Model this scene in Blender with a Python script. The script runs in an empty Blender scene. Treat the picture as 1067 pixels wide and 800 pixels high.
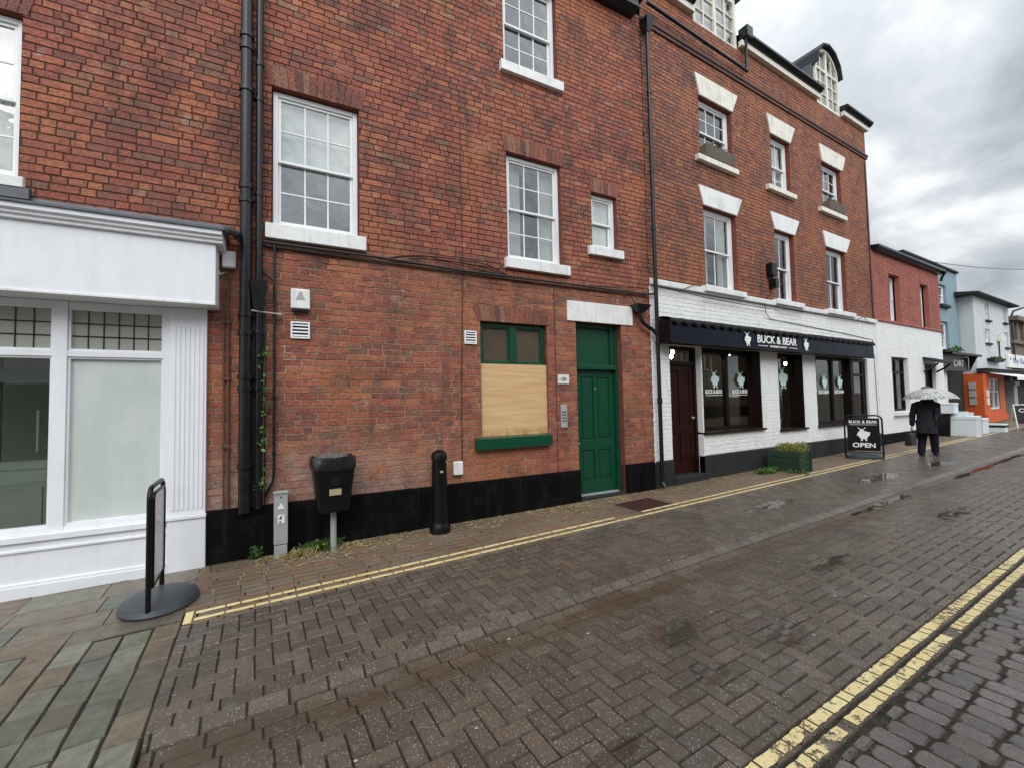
import bpy, math, random
from mathutils import Vector, Matrix
random.seed(7)
R = math.radians
C = bpy.context.scene.collection
scene = bpy.context.scene
GZ = -1.585; SL = 0.0138
def G(x, y=4.0):
    dip = -0.028 * math.exp(-((y - 2.58) / 0.22) ** 2) if x > -0.469 else 0
    step = 0.022 * max(0, min(1, (y - 2.72) / 0.1)) if x > -0.469 else 0.022 * max(0, min(1, y / 4.0))
    return GZ + SL * x + dip + step - 0.012

# ---------------------------------------------------------------- materials
class NT:
    def __init__(s, name):
        s.m = bpy.data.materials.new(name); s.m.use_nodes = True
        s.t = s.m.node_tree; s.t.nodes.clear()
        s.out = s.n('ShaderNodeOutputMaterial')
    def n(s, typ, **kw):
        o = s.t.nodes.new(typ)
        for k, v in kw.items(): setattr(o, k, v)
        return o
    def l(s, a, b): s.t.links.new(a, b)
    def pos(s, mode='geo'):
        if mode == 'geo':
            return s.n('ShaderNodeNewGeometry').outputs['Position']
        return s.n('ShaderNodeTexCoord').outputs['Object']
    def noise(s, vec, scale, detail=4, rough=0.6, mapscale=None, off=None):
        if mapscale or off:
            mp = s.n('ShaderNodeMapping'); s.l(vec, mp.inputs[0])
            if mapscale: mp.inputs['Scale'].default_value = mapscale
            if off: mp.inputs['Location'].default_value = off
            vec = mp.outputs[0]
        o = s.n('ShaderNodeTexNoise'); s.l(vec, o.inputs['Vector'])
        o.inputs['Scale'].default_value = scale; o.inputs['Detail'].default_value = detail
        o.inputs['Roughness'].default_value = rough
        return o.outputs['Fac']
    def mr(s, v, a, b, c=0.0, d=1.0, smooth=False):
        o = s.n('ShaderNodeMapRange'); o.clamp = True
        if smooth: o.interpolation_type = 'SMOOTHSTEP'
        s.l(v, o.inputs[0])
        for i, x in enumerate((a, b, c, d)): o.inputs[i + 1].default_value = x
        return o.outputs[0]
    def math(s, op, a, b=None):
        o = s.n('ShaderNodeMath', operation=op)
        for i, x in enumerate((a, b)):
            if x is None: continue
            if isinstance(x, (int, float)): o.inputs[i].default_value = x
            else: s.l(x, o.inputs[i])
        return o.outputs[0]
    def mix(s, f, a, b, blend='MIX'):
        o = s.n('ShaderNodeMix', data_type='RGBA', blend_type=blend)
        for i, x in ((0, f), (6, a), (7, b)):
            if isinstance(x, (int, float)): o.inputs[i].default_value = x
            elif isinstance(x, tuple): o.inputs[i].default_value = (*x, 1) if len(x) == 3 else x
            else: s.l(x, o.inputs[i])
        return o.outputs[2]
    def ramp(s, v, stops, interp='LINEAR'):
        o = s.n('ShaderNodeValToRGB'); s.l(v, o.inputs[0]); e = o.color_ramp
        e.interpolation = interp
        while len(e.elements) > 1: e.elements.remove(e.elements[-1])
        for i, (p, c) in enumerate(stops):
            el = e.elements[0] if i == 0 else e.elements.new(p)
            el.position = p; el.color = (*c, 1)
        return o.outputs[0]
    def bsdf(s, col, rough=0.6, spec=0.5, metal=0, height=None, bd=0.01, bs=1.0, alpha=None, sheen=None):
        b = s.n('ShaderNodeBsdfPrincipled')
        for k, x in (('Base Color', col), ('Roughness', rough), ('Specular IOR Level', spec), ('Metallic', metal)):
            if isinstance(x, (int, float)): b.inputs[k].default_value = x
            elif isinstance(x, tuple): b.inputs[k].default_value = (*x, 1)
            else: s.l(x, b.inputs[k])
        if alpha is not None: s.l(alpha, b.inputs['Alpha'])
        if height is not None:
            bp = s.n('ShaderNodeBump'); bp.inputs['Distance'].default_value = bd
            bp.inputs['Strength'].default_value = bs
            s.l(height, bp.inputs['Height']); s.l(bp.outputs[0], b.inputs['Normal'])
        s.l(b.outputs[0], s.out.inputs[0])
        return s.m
    def rnd(s): return s.n('ShaderNodeNewGeometry').outputs['Random Per Island']
    def xyz(s, v):
        o = s.n('ShaderNodeSeparateXYZ'); s.l(v, o.inputs[0]); return o.outputs

def paint(name, col, rough=0.45, dirt=0.25, dirtcol=(0.12, 0.11, 0.09), scale=3.0, bump=0.0015, bscale=30, spec=0.5, mode='geo'):
    t = NT(name); p = t.pos(mode)
    a = t.noise(p, scale, 6, 0.65); f = t.mr(a, 0.5, 0.78, 0, dirt)
    st = t.noise(p, 6, 3, 0.6, mapscale=(2.2, 2.2, 0.25)); f2 = t.mr(st, 0.52, 0.8, 0, dirt)
    sp = t.noise(p, 45, 3, 0.7); f3 = t.mr(sp, 0.66, 0.74, 0, dirt * 1.2)
    c = t.mix(t.math('MAXIMUM', f3, t.math('MAXIMUM', f, f2)), col, dirtcol)
    h = t.noise(p, bscale, 5, 0.6)
    r = t.mr(a, 0.3, 0.8, rough * 0.8, min(1, rough * 1.35))
    return t.bsdf(c, r, spec, 0, h, bump)

def brickmat(name, stops, stain=(0.035, 0.025, 0.022), stainamt=0.7, white=0.35, zpale=None, rough=0.85, orange=None, algae=0.25, pits=0.7):
    t = NT(name); p = t.pos(); r = t.rnd()
    c = t.ramp(r, stops, 'CONSTANT')
    big = t.noise(p, 0.7, 4, 0.6)
    c = t.mix(t.mr(big, 0.45, 0.7, 0, 0.35), c, (0.33, 0.14, 0.075), 'MIX')
    if orange is not None:
        c = t.mix(t.mr(t.noise(p, 0.9, 2, 0.5, off=(4, 2, 9)), 0.52, 0.64, 0, 0.7), c, orange)
    fine = t.noise(p, 38, 6, 0.75)
    c = t.mix(t.mr(fine, 0.42, 0.72, 0, pits), c, (0.055, 0.03, 0.024))
    c = t.mix(t.mr(t.noise(p, 60, 3, 0.7, off=(3, 3, 3)), 0.6, 0.72, 0, 0.35), c, (0.42, 0.25, 0.17))
    st = t.noise(p, 1.6, 7, 0.72, off=(7, 1, 3))
    c = t.mix(t.mr(st, 0.5, 0.68, 0, stainamt), c, stain)
    al = t.noise(p, 2.6, 6, 0.75, off=(1, 8, 2))
    c = t.mix(t.mr(al, 0.58, 0.72, 0, algae), c, (0.13, 0.12, 0.06))
    vs_ = t.noise(p, 2.4, 6, 0.7, mapscale=(1.6, 1.6, 0.22), off=(3, 1, 0))
    c = t.mix(t.mr(vs_, 0.53, 0.70, 0, 0.6), c, (0.07, 0.042, 0.032))
    wp = t.noise(p, 3.1, 8, 0.8, off=(11, 4, 6))
    c = t.mix(t.mr(wp, 0.60, 0.70, 0, white), c, (0.42, 0.36, 0.31))
    if zpale:
        z = t.xyz(p)
        m = t.mr(z[2], zpale[0], zpale[1], 1, 0, True)
        mx = t.mr(z[0], zpale[2], zpale[3], 1, 0, True)
        m = t.math('MULTIPLY', t.math('MULTIPLY', m, mx), t.mr(t.noise(p, 7, 7, 0.8), 0.36, 0.62))
        c = t.mix(t.math('MULTIPLY', m, 0.75), c, (0.40, 0.34, 0.30))
    h = t.math('ADD', t.math('MULTIPLY', t.noise(p, 22, 5, 0.7), 0.7), t.math('MULTIPLY', fine, 0.5))
    return t.bsdf(c, t.mr(fine, 0.3, 0.7, rough - 0.3, rough), 0.4, 0, h, 0.02)

def mortarmat(name, lo, hi, zsplit=None, patch=(0.45, 0.41, 0.36)):
    t = NT(name); p = t.pos()
    n = t.noise(p, 9, 6, 0.75)
    if zsplit is not None:
        z = t.xyz(p)[2]
        zz = t.math('ADD', z, t.mr(t.noise(p, 1.5, 3), 0.3, 0.7, -0.35, 0.35))
        base = t.mix(t.mr(zz, zsplit - 0.1, zsplit + 0.1), lo, hi)
    else: base = t.mix(0.0, lo, hi)
    c = t.mix(t.mr(n, 0.4, 0.7, 0, 0.6), base, (0.06, 0.05, 0.04))
    c = t.mix(t.mr(t.noise(p, 1.9, 5, 0.75, off=(2, 5, 1)), 0.62, 0.66, 0, 0.9), c, patch)
    return t.bsdf(c, 0.95, 0.2, 0, t.noise(p, 60, 4, 0.7), 0.006)

def shaderbrick(name, c1, c2, mortar, axis='y', white=False):
    # flat brickwork for faces turned away from the street; axis = horizontal axis
    t = NT(name); p = t.pos(); x = t.xyz(p)
    cb = t.n('ShaderNodeCombineXYZ')
    t.l(x[0] if axis == 'x' else x[1], cb.inputs[0]); t.l(x[2], cb.inputs[1])
    b = t.n('ShaderNodeTexBrick'); t.l(cb.outputs[0], b.inputs['Vector'])
    b.inputs['Scale'].default_value = 1; b.inputs['Brick Width'].default_value = 0.225
    b.inputs['Row Height'].default_value = 0.075; b.inputs['Mortar Size'].default_value = 0.005
    b.inputs['Mortar Smooth'].default_value = 0.3
    b.inputs['Color1'].default_value = (*c1, 1); b.inputs['Color2'].default_value = (*c2, 1)
    b.inputs['Mortar'].default_value = (*mortar, 1)
    n = t.noise(p, 14, 6, 0.75)
    c = t.mix(t.mr(n, 0.45, 0.72, 0, 0.5), b.outputs['Color'], (0.05, 0.035, 0.03) if not white else (0.4, 0.38, 0.34))
    h = t.math('ADD', t.math('MULTIPLY', b.outputs['Fac'], -1.0), t.math('MULTIPLY', n, 0.6))
    return t.bsdf(c, 0.85, 0.3, 0, h, 0.008)

def plain(name, col, rough=0.6, spec=0.5, metal=0, bump=None, var=0.0, scale=8):
    t = NT(name); p = t.pos('obj')
    n = t.noise(p, scale, 5, 0.65)
    c = t.mix(t.mr(n, 0.35, 0.7, 0, var), col, tuple(x * 0.35 for x in col)) if var else col
    return t.bsdf(c, rough, spec, metal, n if bump else None, bump or 0.001)

def glassmat(name, tint=(0.75, 0.8, 0.8), ior=1.65, wav=0.0012, wscale=2.5, extra=0.03):
    t = NT(name); p = t.pos()
    tr = t.n('ShaderNodeBsdfTransparent'); tr.inputs[0].default_value = (*tint, 1)
    gl = t.n('ShaderNodeBsdfGlossy'); gl.inputs['Roughness'].default_value = 0.015
    fr = t.n('ShaderNodeFresnel'); bf = t.n('ShaderNodeNewGeometry').outputs['Backfacing']; t.l(t.mr(bf, 0, 1, ior, 1 / ior), fr.inputs['IOR'])
    bp = t.n('ShaderNodeBump'); bp.inputs['Distance'].default_value = wav * 10; bp.inputs['Strength'].default_value = 0.35
    t.l(t.noise(p, wscale, 2, 0.5), bp.inputs['Height']); t.l(bp.outputs[0], gl.inputs['Normal'])
    f = t.math('ADD', fr.outputs[0], extra)
    m = t.n('ShaderNodeMixShader'); t.l(f, m.inputs[0]); t.l(tr.outputs[0], m.inputs[1]); t.l(gl.outputs[0], m.inputs[2])
    t.l(m.outputs[0], t.out.inputs[0]); return t.m

def emis(name, col, strength):
    t = NT(name); e = t.n('ShaderNodeEmission'); e.inputs[0].default_value = (*col, 1); e.inputs[1].default_value = strength
    t.l(e.outputs[0], t.out.inputs[0]); return t.m

M = {}
red = (0.30, 0.072, 0.042)
M['brickA'] = brickmat('old_red_brick', [(0, (0.40, 0.110, 0.062)), (0.16, (0.34, 0.090, 0.054)), (0.3, (0.45, 0.140, 0.070)), (0.44, (0.30, 0.090, 0.062)), (0.58, (0.41, 0.130, 0.074)), (0.70, (0.37, 0.098, 0.060)), (0.80, (0.23, 0.080, 0.060)), (0.86, (0.49, 0.170, 0.082)), (0.945, (0.25, 0.12, 0.075)), (0.985, (0.38, 0.20, 0.12))], zpale=(-1.0, -0.1, 0.75, 3.0), orange=(0.50, 0.165, 0.064), stainamt=0.66, white=0.7)
M['brickB'] = brickmat('orange_brown_brick', [(0, (0.39, 0.130, 0.060)), (0.2, (0.32, 0.102, 0.052)), (0.4, (0.44, 0.155, 0.066)), (0.55, (0.27, 0.090, 0.060)), (0.7, (0.37, 0.125, 0.072)), (0.84, (0.22, 0.085, 0.065)), (0.93, (0.29, 0.14, 0.08))], stain=(0.075, 0.045, 0.05), stainamt=0.6, orange=(0.42, 0.15, 0.06))
M['brickS'] = brickmat('dark_string_brick', [(0, (0.13, 0.06, 0.055)), (0.5, (0.09, 0.045, 0.042))], stainamt=0.6)
M['brickR'] = brickmat('pinkish_red_brick', [(0, (0.50, 0.145, 0.110)), (0.4, (0.45, 0.125, 0.095)), (0.75, (0.54, 0.165, 0.12))], stainamt=0.25, white=0.2)
M['brickArch'] = brickmat('arch_brick', [(0, (0.34, 0.10, 0.065)), (0.3, (0.24, 0.078, 0.055)), (0.55, (0.40, 0.13, 0.075)), (0.7, (0.12, 0.055, 0.045)), (0.85, (0.30, 0.15, 0.09))], stainamt=0.5)
M['mortarA'] = mortarmat('old_lime_mortar', (0.38, 0.28, 0.19), (0.10, 0.052, 0.038), 1.75)
M['mortarB'] = mortarmat('dark_mortar', (0.10, 0.06, 0.045), (0.10, 0.06, 0.045), None, (0.22, 0.16, 0.12))
M['mortarR'] = mortarmat('red_mortar', (0.30, 0.12, 0.09), (0.3, 0.12, 0.09), None, (0.3, 0.2, 0.16))
M['revealA'] = shaderbrick('brick_reveal', (0.27, 0.065, 0.042), (0.18, 0.05, 0.036), (0.12, 0.09, 0.07))
M['sidebrick'] = shaderbrick('side_brickwork', (0.28, 0.075, 0.045), (0.20, 0.058, 0.04), (0.12, 0.09, 0.07))
def whitebrick():
    t = NT('white_painted_brick'); p = t.pos()
    st = t.noise(p, 5, 6, 0.75, mapscale=(1.6, 1.6, 0.3))
    c = t.mix(t.mr(st, 0.52, 0.75, 0, 0.45), (0.84, 0.84, 0.83), (0.56, 0.52, 0.42))
    c = t.mix(t.mr(t.noise(p, 26, 5, 0.8), 0.6, 0.72, 0, 0.5), c, (0.36, 0.34, 0.30))
    return t.bsdf(c, 0.55, 0.4, 0, t.noise(p, 25, 5, 0.7), 0.006)
M['wbrick'] = whitebrick()
M['white'] = paint('white_gloss_paint', (0.81, 0.82, 0.85), 0.4, 0.16, (0.30, 0.29, 0.27), 2.2, 0.002, 12)
M['upvc'] = paint('white_window_paint', (0.82, 0.83, 0.83), 0.3, 0.12)
M['sill'] = paint('white_sill_paint', (0.80, 0.80, 0.78), 0.55, 0.4, (0.2, 0.19, 0.16))
M['cream'] = paint('cream_stone_paint', (0.76, 0.73, 0.63), 0.6, 0.5, (0.25, 0.21, 0.15), 5)
M['blackp'] = paint('black_plinth_paint', (0.005, 0.005, 0.0055), 0.6, 0.3, (0.05, 0.042, 0.034), 4, 0.004, 14, spec=0.06)
M['greyp'] = paint('grey_plinth_render', (0.03, 0.03, 0.031), 0.8, 0.5, (0.012, 0.012, 0.012), 4, 0.006, spec=0.2)
M['pipe'] = paint('black_pipe_paint', (0.010, 0.011, 0.013), 0.25, 0.15, (0.06, 0.06, 0.06), 8, 0.0012, 40, spec=0.35)
M['cable'] = plain('black_cable', (0.012, 0.011, 0.011), 0.5)
M['rust'] = plain('brown_painted_conduit', (0.13, 0.055, 0.035), 0.7, var=0.5, scale=30)
M['green'] = paint('dark_green_gloss', (0.004, 0.062, 0.030), 0.3, 0.25, (0.003, 0.02, 0.012), 4, 0.0012, 60)
M['lead'] = plain('lead_flashing', (0.11, 0.115, 0.13), 0.5, 0.5, 0.4, 0.003, 0.5)
M['slate'] = plain('slate_roof', (0.025, 0.027, 0.032), 0.7, 0.25, bump=0.004, var=0.4)
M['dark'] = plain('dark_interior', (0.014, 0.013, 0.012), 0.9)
M['interior'] = plain('pale_interior', (0.32, 0.31, 0.28), 0.7)
M['shopint'] = plain('shop_interior_wall', (0.34, 0.27, 0.19), 0.8)
M['curtain'] = paint('pale_curtain', (0.62, 0.62, 0.58), 0.9, 0.1, mode='obj')
M['glass'] = glassmat('window_glass')
M['glassU'] = glassmat('old_window_glass', ior=1.85, wav=0.002, wscale=3.5, extra=0.1)
M['glassS'] = glassmat('shop_glass', (0.85, 0.9, 0.88), 1.6, 0.0006, 1.5, 0.04)
def frosted():
    t = NT('whitewashed_glass'); p = t.pos()
    n = t.noise(p, 2.2, 6, 0.7, mapscale=(1, 1, 0.5))
    c = t.mix(t.mr(n, 0.35, 0.65), (0.53, 0.58, 0.55), (0.64, 0.68, 0.65))
    c = t.mix(t.mr(t.noise(p, 60, 2), 0.74, 0.78, 0, 0.6), c, (0.85, 0.85, 0.85))
    b = t.bsdf(c, 0.08, 0.8); return b
M['frost'] = frosted()
M['leadglass'] = plain('obscured_glass', (0.36, 0.37, 0.32), 0.12, 0.7, var=0.15, scale=2)
M['redwood'] = paint('oxblood_door_paint', (0.022, 0.0035, 0.003), 0.4, 0.25, (0.008, 0.002, 0.002), 5, spec=0.2)
M['darkwood'] = paint('dark_stained_wood', (0.010, 0.004, 0.003), 0.45, 0.25, (0.04, 0.018, 0.012), 9, spec=0.2)
def ply():
    t = NT('plywood'); p = t.pos(); x = t.xyz(p)
    g = t.noise(p, 5, 5, 0.65, mapscale=(0.35, 1, 5))
    c = t.mix(t.mr(g, 0.3, 0.7), (0.56, 0.34, 0.16), (0.72, 0.49, 0.27))
    m = t.math('MULTIPLY', t.mr(x[2], -0.49, -0.30, 1, 0, True), t.mr(t.noise(p, 14, 5, 0.7, mapscale=(1, 1, 0.5)), 0.4, 0.6))
    c = t.mix(t.math('MULTIPLY', m, 0.8), c, (0.38, 0.15, 0.035))
    return t.bsdf(c, 0.6, 0.3, 0, g, 0.003)
M['ply'] = ply()
M['grimeglass'] = plain('grimy_glass', (0.10, 0.075, 0.05), 0.25, 0.6, var=0.5, scale=3)
M['navy'] = paint('navy_sign_board', (0.003, 0.005, 0.013), 0.35, 0.15, (0.01, 0.015, 0.03), 3, spec=0.1)
M['fabric'] = plain('black_canvas', (0.007, 0.007, 0.008), 0.9, var=0.4, bump=0.004)
M['lettering'] = plain('white_lettering', (0.85, 0.85, 0.83), 0.5)
M['decal'] = plain('pale_window_decal', (0.62, 0.80, 0.76), 0.5)
M['plastic'] = plain('black_plastic', (0.006, 0.006, 0.0065), 0.35, 0.3, var=0.3)
M['binbag'] = plain('bin_liner_plastic', (0.012, 0.012, 0.014), 0.12, 0.7, bump=0.01, scale=25)
M['rubber'] = plain('grey_rubber_base', (0.045, 0.052, 0.058), 0.45, var=0.3, bump=0.002)
M['galv'] = paint('galvanised_steel', (0.38, 0.40, 0.39), 0.4, 0.4, (0.16, 0.17, 0.16), 8, 0.001, 50)
M['bluegrey'] = paint('blue_render', (0.22, 0.31, 0.35), 0.7, 0.4, (0.12, 0.18, 0.2), 2)
M['wrender'] = paint('white_render', (0.56, 0.58, 0.58), 0.7, 0.5, (0.30, 0.32, 0.31), 1.5)
M['orange'] = paint('orange_shop_paint', (0.62, 0.105, 0.018), 0.45, 0.3, (0.35, 0.05, 0.01), 4)
M['brown'] = paint('brown_stone', (0.16, 0.13, 0.10), 0.8, 0.6, (0.06, 0.05, 0.04), 2, 0.01)
M['iron'] = plain('rusty_cast_iron', (0.075, 0.03, 0.022), 0.6, 0.5, 0.3, 0.003, 0.4, 20)
M['planter'] = paint('dark_green_planter', (0.012, 0.042, 0.02), 0.6, 0.3, (0.03, 0.03, 0.02), 6, mode='obj')
M['soil'] = plain('soil', (0.04, 0.028, 0.018), 0.95, bump=0.01)
M['foam'] = plain('pale_foam', (0.68, 0.73, 0.76), 0.6, var=0.12)
M['coat'] = plain('black_coat_cloth', (0.013, 0.013, 0.019), 0.85, 0.4, bump=0.03, scale=9)
M['trouser'] = plain('dark_trouser_cloth', (0.011, 0.012, 0.02), 0.9, 0.2)
M['skin'] = plain('skin', (0.50, 0.30, 0.22), 0.55)
M['hair'] = plain('grey_hair', (0.10, 0.09, 0.085), 0.8)
M['bag'] = plain('black_leather', (0.01, 0.01, 0.011), 0.4)
def leafmat(name, a, b, c):
    t = NT(name); r = t.rnd()
    return t.bsdf(t.ramp(r, [(0, a), (0.35, b), (0.7, c)], 'CONSTANT'), 0.55, 0.4)
M['leaf'] = leafmat('green_leaves', (0.06, 0.13, 0.025), (0.10, 0.18, 0.03), (0.035, 0.08, 0.02))
M['yleaf'] = leafmat('yellow_green_leaves', (0.25, 0.26, 0.05), (0.16, 0.19, 0.04), (0.33, 0.30, 0.09))
M['straw'] = leafmat('dry_straw', (0.45, 0.36, 0.15), (0.30, 0.22, 0.09), (0.52, 0.46, 0.25))
M['warmlamp'] = emis('warm_bulb', (1, 0.85, 0.6), 80)
def umb():
    t = NT('speckled_umbrella_cloth'); p = t.pos('obj')
    v = t.n('ShaderNodeTexVoronoi'); v.inputs['Scale'].default_value = 26; t.l(p, v.inputs['Vector'])
    f = t.mr(v.outputs['Distance'], 0.3, 0.42, 1, 0)
    f = t.math('MULTIPLY', f, t.mr(t.noise(p, 9, 3), 0.36, 0.42))
    return t.bsdf(t.mix(f, (0.45, 0.45, 0.44), (0.07, 0.07, 0.08)), 0.6)
M['umbrella'] = umb()

# ---- paving materials (wet)
def pavmat(name, stops, rough=(0.2, 0.5), speck=0.5, extra=None, bump=0.004, sc=55):
    t = NT(name); p = t.pos(); r = t.rnd()
    c = t.ramp(r, stops, 'CONSTANT')
    n = t.noise(p, sc, 6, 0.8)
    c = t.mix(t.mr(n, 0.4, 0.72, 0, 0.6), c, (0.028, 0.022, 0.019))
    big = t.noise(p, 1.1, 6, 0.65)
    c = t.mix(t.mr(big, 0.5, 0.72, 0, 0.5), c, (0.05, 0.04, 0.032))
    c = t.mix(t.mr(t.noise(p, 2.7, 6, 0.7, off=(5, 3, 1)), 0.56, 0.72, 0, 0.5), c, (0.21, 0.185, 0.165))
    v = t.n('ShaderNodeTexVoronoi'); v.inputs['Scale'].default_value = 100; t.l(p, v.inputs['Vector'])
    vv = t.xyz(v.outputs['Color'])
    sp = t.math('MULTIPLY', t.mr(v.outputs['Distance'], 0.18, 0.34, 1, 0), t.mr(vv[0], 0.74, 0.76))
    c = t.mix(t.math('MULTIPLY', sp, speck), c, (0.55, 0.52, 0.48))
    if extra: c = extra(t, p, c)
    wet = t.noise(p, 0.8, 5, 0.6, off=(9, 9, 2))
    ro = t.mr(t.math('ADD', t.math('MULTIPLY', wet, 0.75), t.math('MULTIPLY', n, 0.25)), 0.36, 0.62, rough[0], rough[1])
    x = t.xyz(p); pm = None     # standing water in the low spots
    wob = t.mr(t.noise(p, 5, 5, 0.65, off=(2, 2, 0)), 0.3, 0.7, -0.7, 0.7)
    for (a, b, ra, rb) in ((2.42, 2.0, .21, .13), (3.05, 1.62, .24, .11), (2.25, 1.62, .14, .08), (4.6, 2.0, .3, .1), (6.2, 3.4, .6, .16), (9.5, 3.3, .7, .2), (1.4, 1.5, .2, .07), (7.5, 1.9, .6, .12), (11.5, 1.8, 1.0, .14)):
        dx = t.math('DIVIDE', t.math('SUBTRACT', x[0], a), ra); dy = t.math('DIVIDE', t.math('SUBTRACT', x[1], b), rb)
        d = t.math('ADD', t.math('SQRT', t.math('ADD', t.math('MULTIPLY', dx, dx), t.math('MULTIPLY', dy, dy))), wob)
        m = t.mr(d, 0.75, 1.15, 1, 0, True); pm = m if pm is None else t.math('MAXIMUM', pm, m)
    inv = t.math('SUBTRACT', 1.0, pm)
    c = t.mix(t.math('MULTIPLY', pm, 0.45), c, (0.03, 0.025, 0.02))
    ro = t.math('ADD', t.math('MULTIPLY', ro, inv), t.math('MULTIPLY', pm, 0.03))
    h = t.math('MULTIPLY', inv, t.math('ADD', n, t.math('MULTIPLY', t.noise(p, 6, 3), 0.5)))
    return t.bsdf(c, ro, 0.5, 0, h, bump)
def channel_dirt(t, p, c):
    x = t.xyz(p)
    yy = t.math('ADD', x[1], t.mr(t.noise(p, 2.5, 4), 0.3, 0.7, -0.06, 0.06))
    m = t.math('MULTIPLY', t.mr(yy, 2.38, 2.52, 0, 1, True), t.mr(yy, 2.62, 2.72, 1, 0, True))
    m = t.math('MULTIPLY', m, t.mr(t.noise(p, 1.3, 5, 0.7, off=(3, 0, 0)), 0.36, 0.55, 0.25, 0.95))
    m = t.math('MULTIPLY', m, t.mr(x[0], 6.0, 12.0, 1, 0.35))
    c = t.mix(t.math('MULTIPLY', m, 0.8), c, (0.075, 0.047, 0.024))
    m2 = t.math('MULTIPLY', t.mr(yy, 2.66, 2.74, 0, 1, True), t.mr(yy, 2.80, 2.86, 1, 0, True))
    return t.mix(t.math('MULTIPLY', m2, t.mr(t.noise(p, 6, 6, 0.75), 0.45, 0.7, 0.0, 0.22)), c, (0.22, 0.19, 0.165))
M['pave'] = pavmat('wet_block_paving', [(0, (0.125, 0.098, 0.072)), (0.2, (0.100, 0.078, 0.057)), (0.45, (0.140, 0.110, 0.080)), (0.65, (0.112, 0.089, 0.066)), (0.9, (0.146, 0.108, 0.079)), (0.985, (0.105, 0.072, 0.058))], rough=(0.09, 0.40), speck=0.75, extra=channel_dirt)
M['footpave'] = pavmat('rusty_brown_paving', [(0, (0.20, 0.13, 0.08)), (0.25, (0.17, 0.12, 0.078)), (0.5, (0.22, 0.13, 0.08)), (0.75, (0.19, 0.15, 0.10))], rough=(0.35, 0.65), speck=0.3)
M['sett'] = pavmat('grey_setts', [(0, (0.155, 0.132, 0.120)), (0.3, (0.125, 0.108, 0.100)), (0.6, (0.180, 0.155, 0.142)), (0.9, (0.155, 0.118, 0.10))], rough=(0.08, 0.36), speck=0.2)
M['slab'] = pavmat('riven_green_slab', [(0, (0.160, 0.160, 0.110)), (0.18, (0.185, 0.150, 0.100)), (0.36, (0.130, 0.140, 0.100)), (0.52, (0.17, 0.125, 0.078)), (0.68, (0.210, 0.205, 0.150)), (0.84, (0.13, 0.115, 0.080))], rough=(0.2, 0.5), speck=0.05, bump=0.008, sc=14)
def jointmat():
    t = NT('sand_joint'); p = t.pos(); x = t.xyz(p)
    n = t.noise(p, 16, 6, 0.75)
    c = t.mix(t.mr(n, 0.4, 0.65), (0.010, 0.008, 0.006), (0.05, 0.038, 0.024))
    f = t.math('MULTIPLY', t.mr(x[1], 4.22, 4.3), t.mr(t.noise(p, 2.2, 5, 0.7), 0.45, 0.6))
    c = t.mix(f, c, (0.42, 0.33, 0.16))
    g = t.math('MULTIPLY', t.mr(x[1], 1.0, 0.95), t.mr(t.noise(p, 3, 4), 0.45, 0.6))
    c = t.mix(t.math('MULTIPLY', g, 0.12), c, (0.04, 0.055, 0.02))
    return t.bsdf(c, 0.75, 0.3, 0, n, 0.01)
M['joint'] = jointmat()
def yellow():
    t = NT('worn_yellow_paint'); p = t.pos()
    c = t.mix(t.mr(t.noise(p, 30, 5, 0.7), 0.45, 0.7, 0, 0.6), (0.72, 0.57, 0.24), (0.42, 0.34, 0.17))
    c = t.mix(t.mr(t.noise(p, 3, 4, 0.7), 0.4, 0.65, 0, 0.6), c, (0.80, 0.70, 0.40))
    yb = t.mr(t.xyz(p)[1], 2.5, 3.5, 0.0, 0.12)
    a = t.mr(t.math('ADD', yb, t.math('ADD', t.math('MULTIPLY', t.noise(p, 28, 6, 0.8), 0.55), t.math('MULTIPLY', t.noise(p, 2.3, 4, 0.6), 0.45))), 0.43, 0.46)
    return t.bsdf(c, 0.4, 0.4, 0, t.noise(p, 60, 4, 0.7), 0.003, alpha=a)
M['yellow'] = yellow()
def puddle():
    t = NT('puddle_water'); p = t.pos()
    tr = t.n('ShaderNodeBsdfTransparent'); tr.inputs[0].default_value = (0.90, 0.88, 0.84, 1)
    gl = t.n('ShaderNodeBsdfGlossy'); gl.inputs['Roughness'].default_value = 0.02
    fr = t.n('ShaderNodeFresnel'); fr.inputs['IOR'].default_value = 1.33
    m = t.n('ShaderNodeMixShader'); t.l(fr.outputs[0], m.inputs[0]); t.l(tr.outputs[0], m.inputs[1]); t.l(gl.outputs[0], m.inputs[2])
    t.l(m.outputs[0], t.out.inputs[0]); return t.m
M['water'] = puddle()

# ---------------------------------------------------------------- mesh tools
class Fr:
    def __init__(s, x, y, rot): s.x, s.y, s.rot = x, y, rot
    def w(s, p):
        c, q = math.cos(s.rot), math.sin(s.rot)
        return Vector((s.x + p[0] * c - p[1] * q, s.y + p[0] * q + p[1] * c, p[2]))
A = R(-3.067)
F1 = Fr(-5.4 * math.sin(A), 5.4 * math.cos(A), A)     # brick_building facade line: x = s, y inward
F2 = Fr(0, 5.09, 0)                                    # barber building facade
FW = Fr(0, 0, 0)

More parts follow.
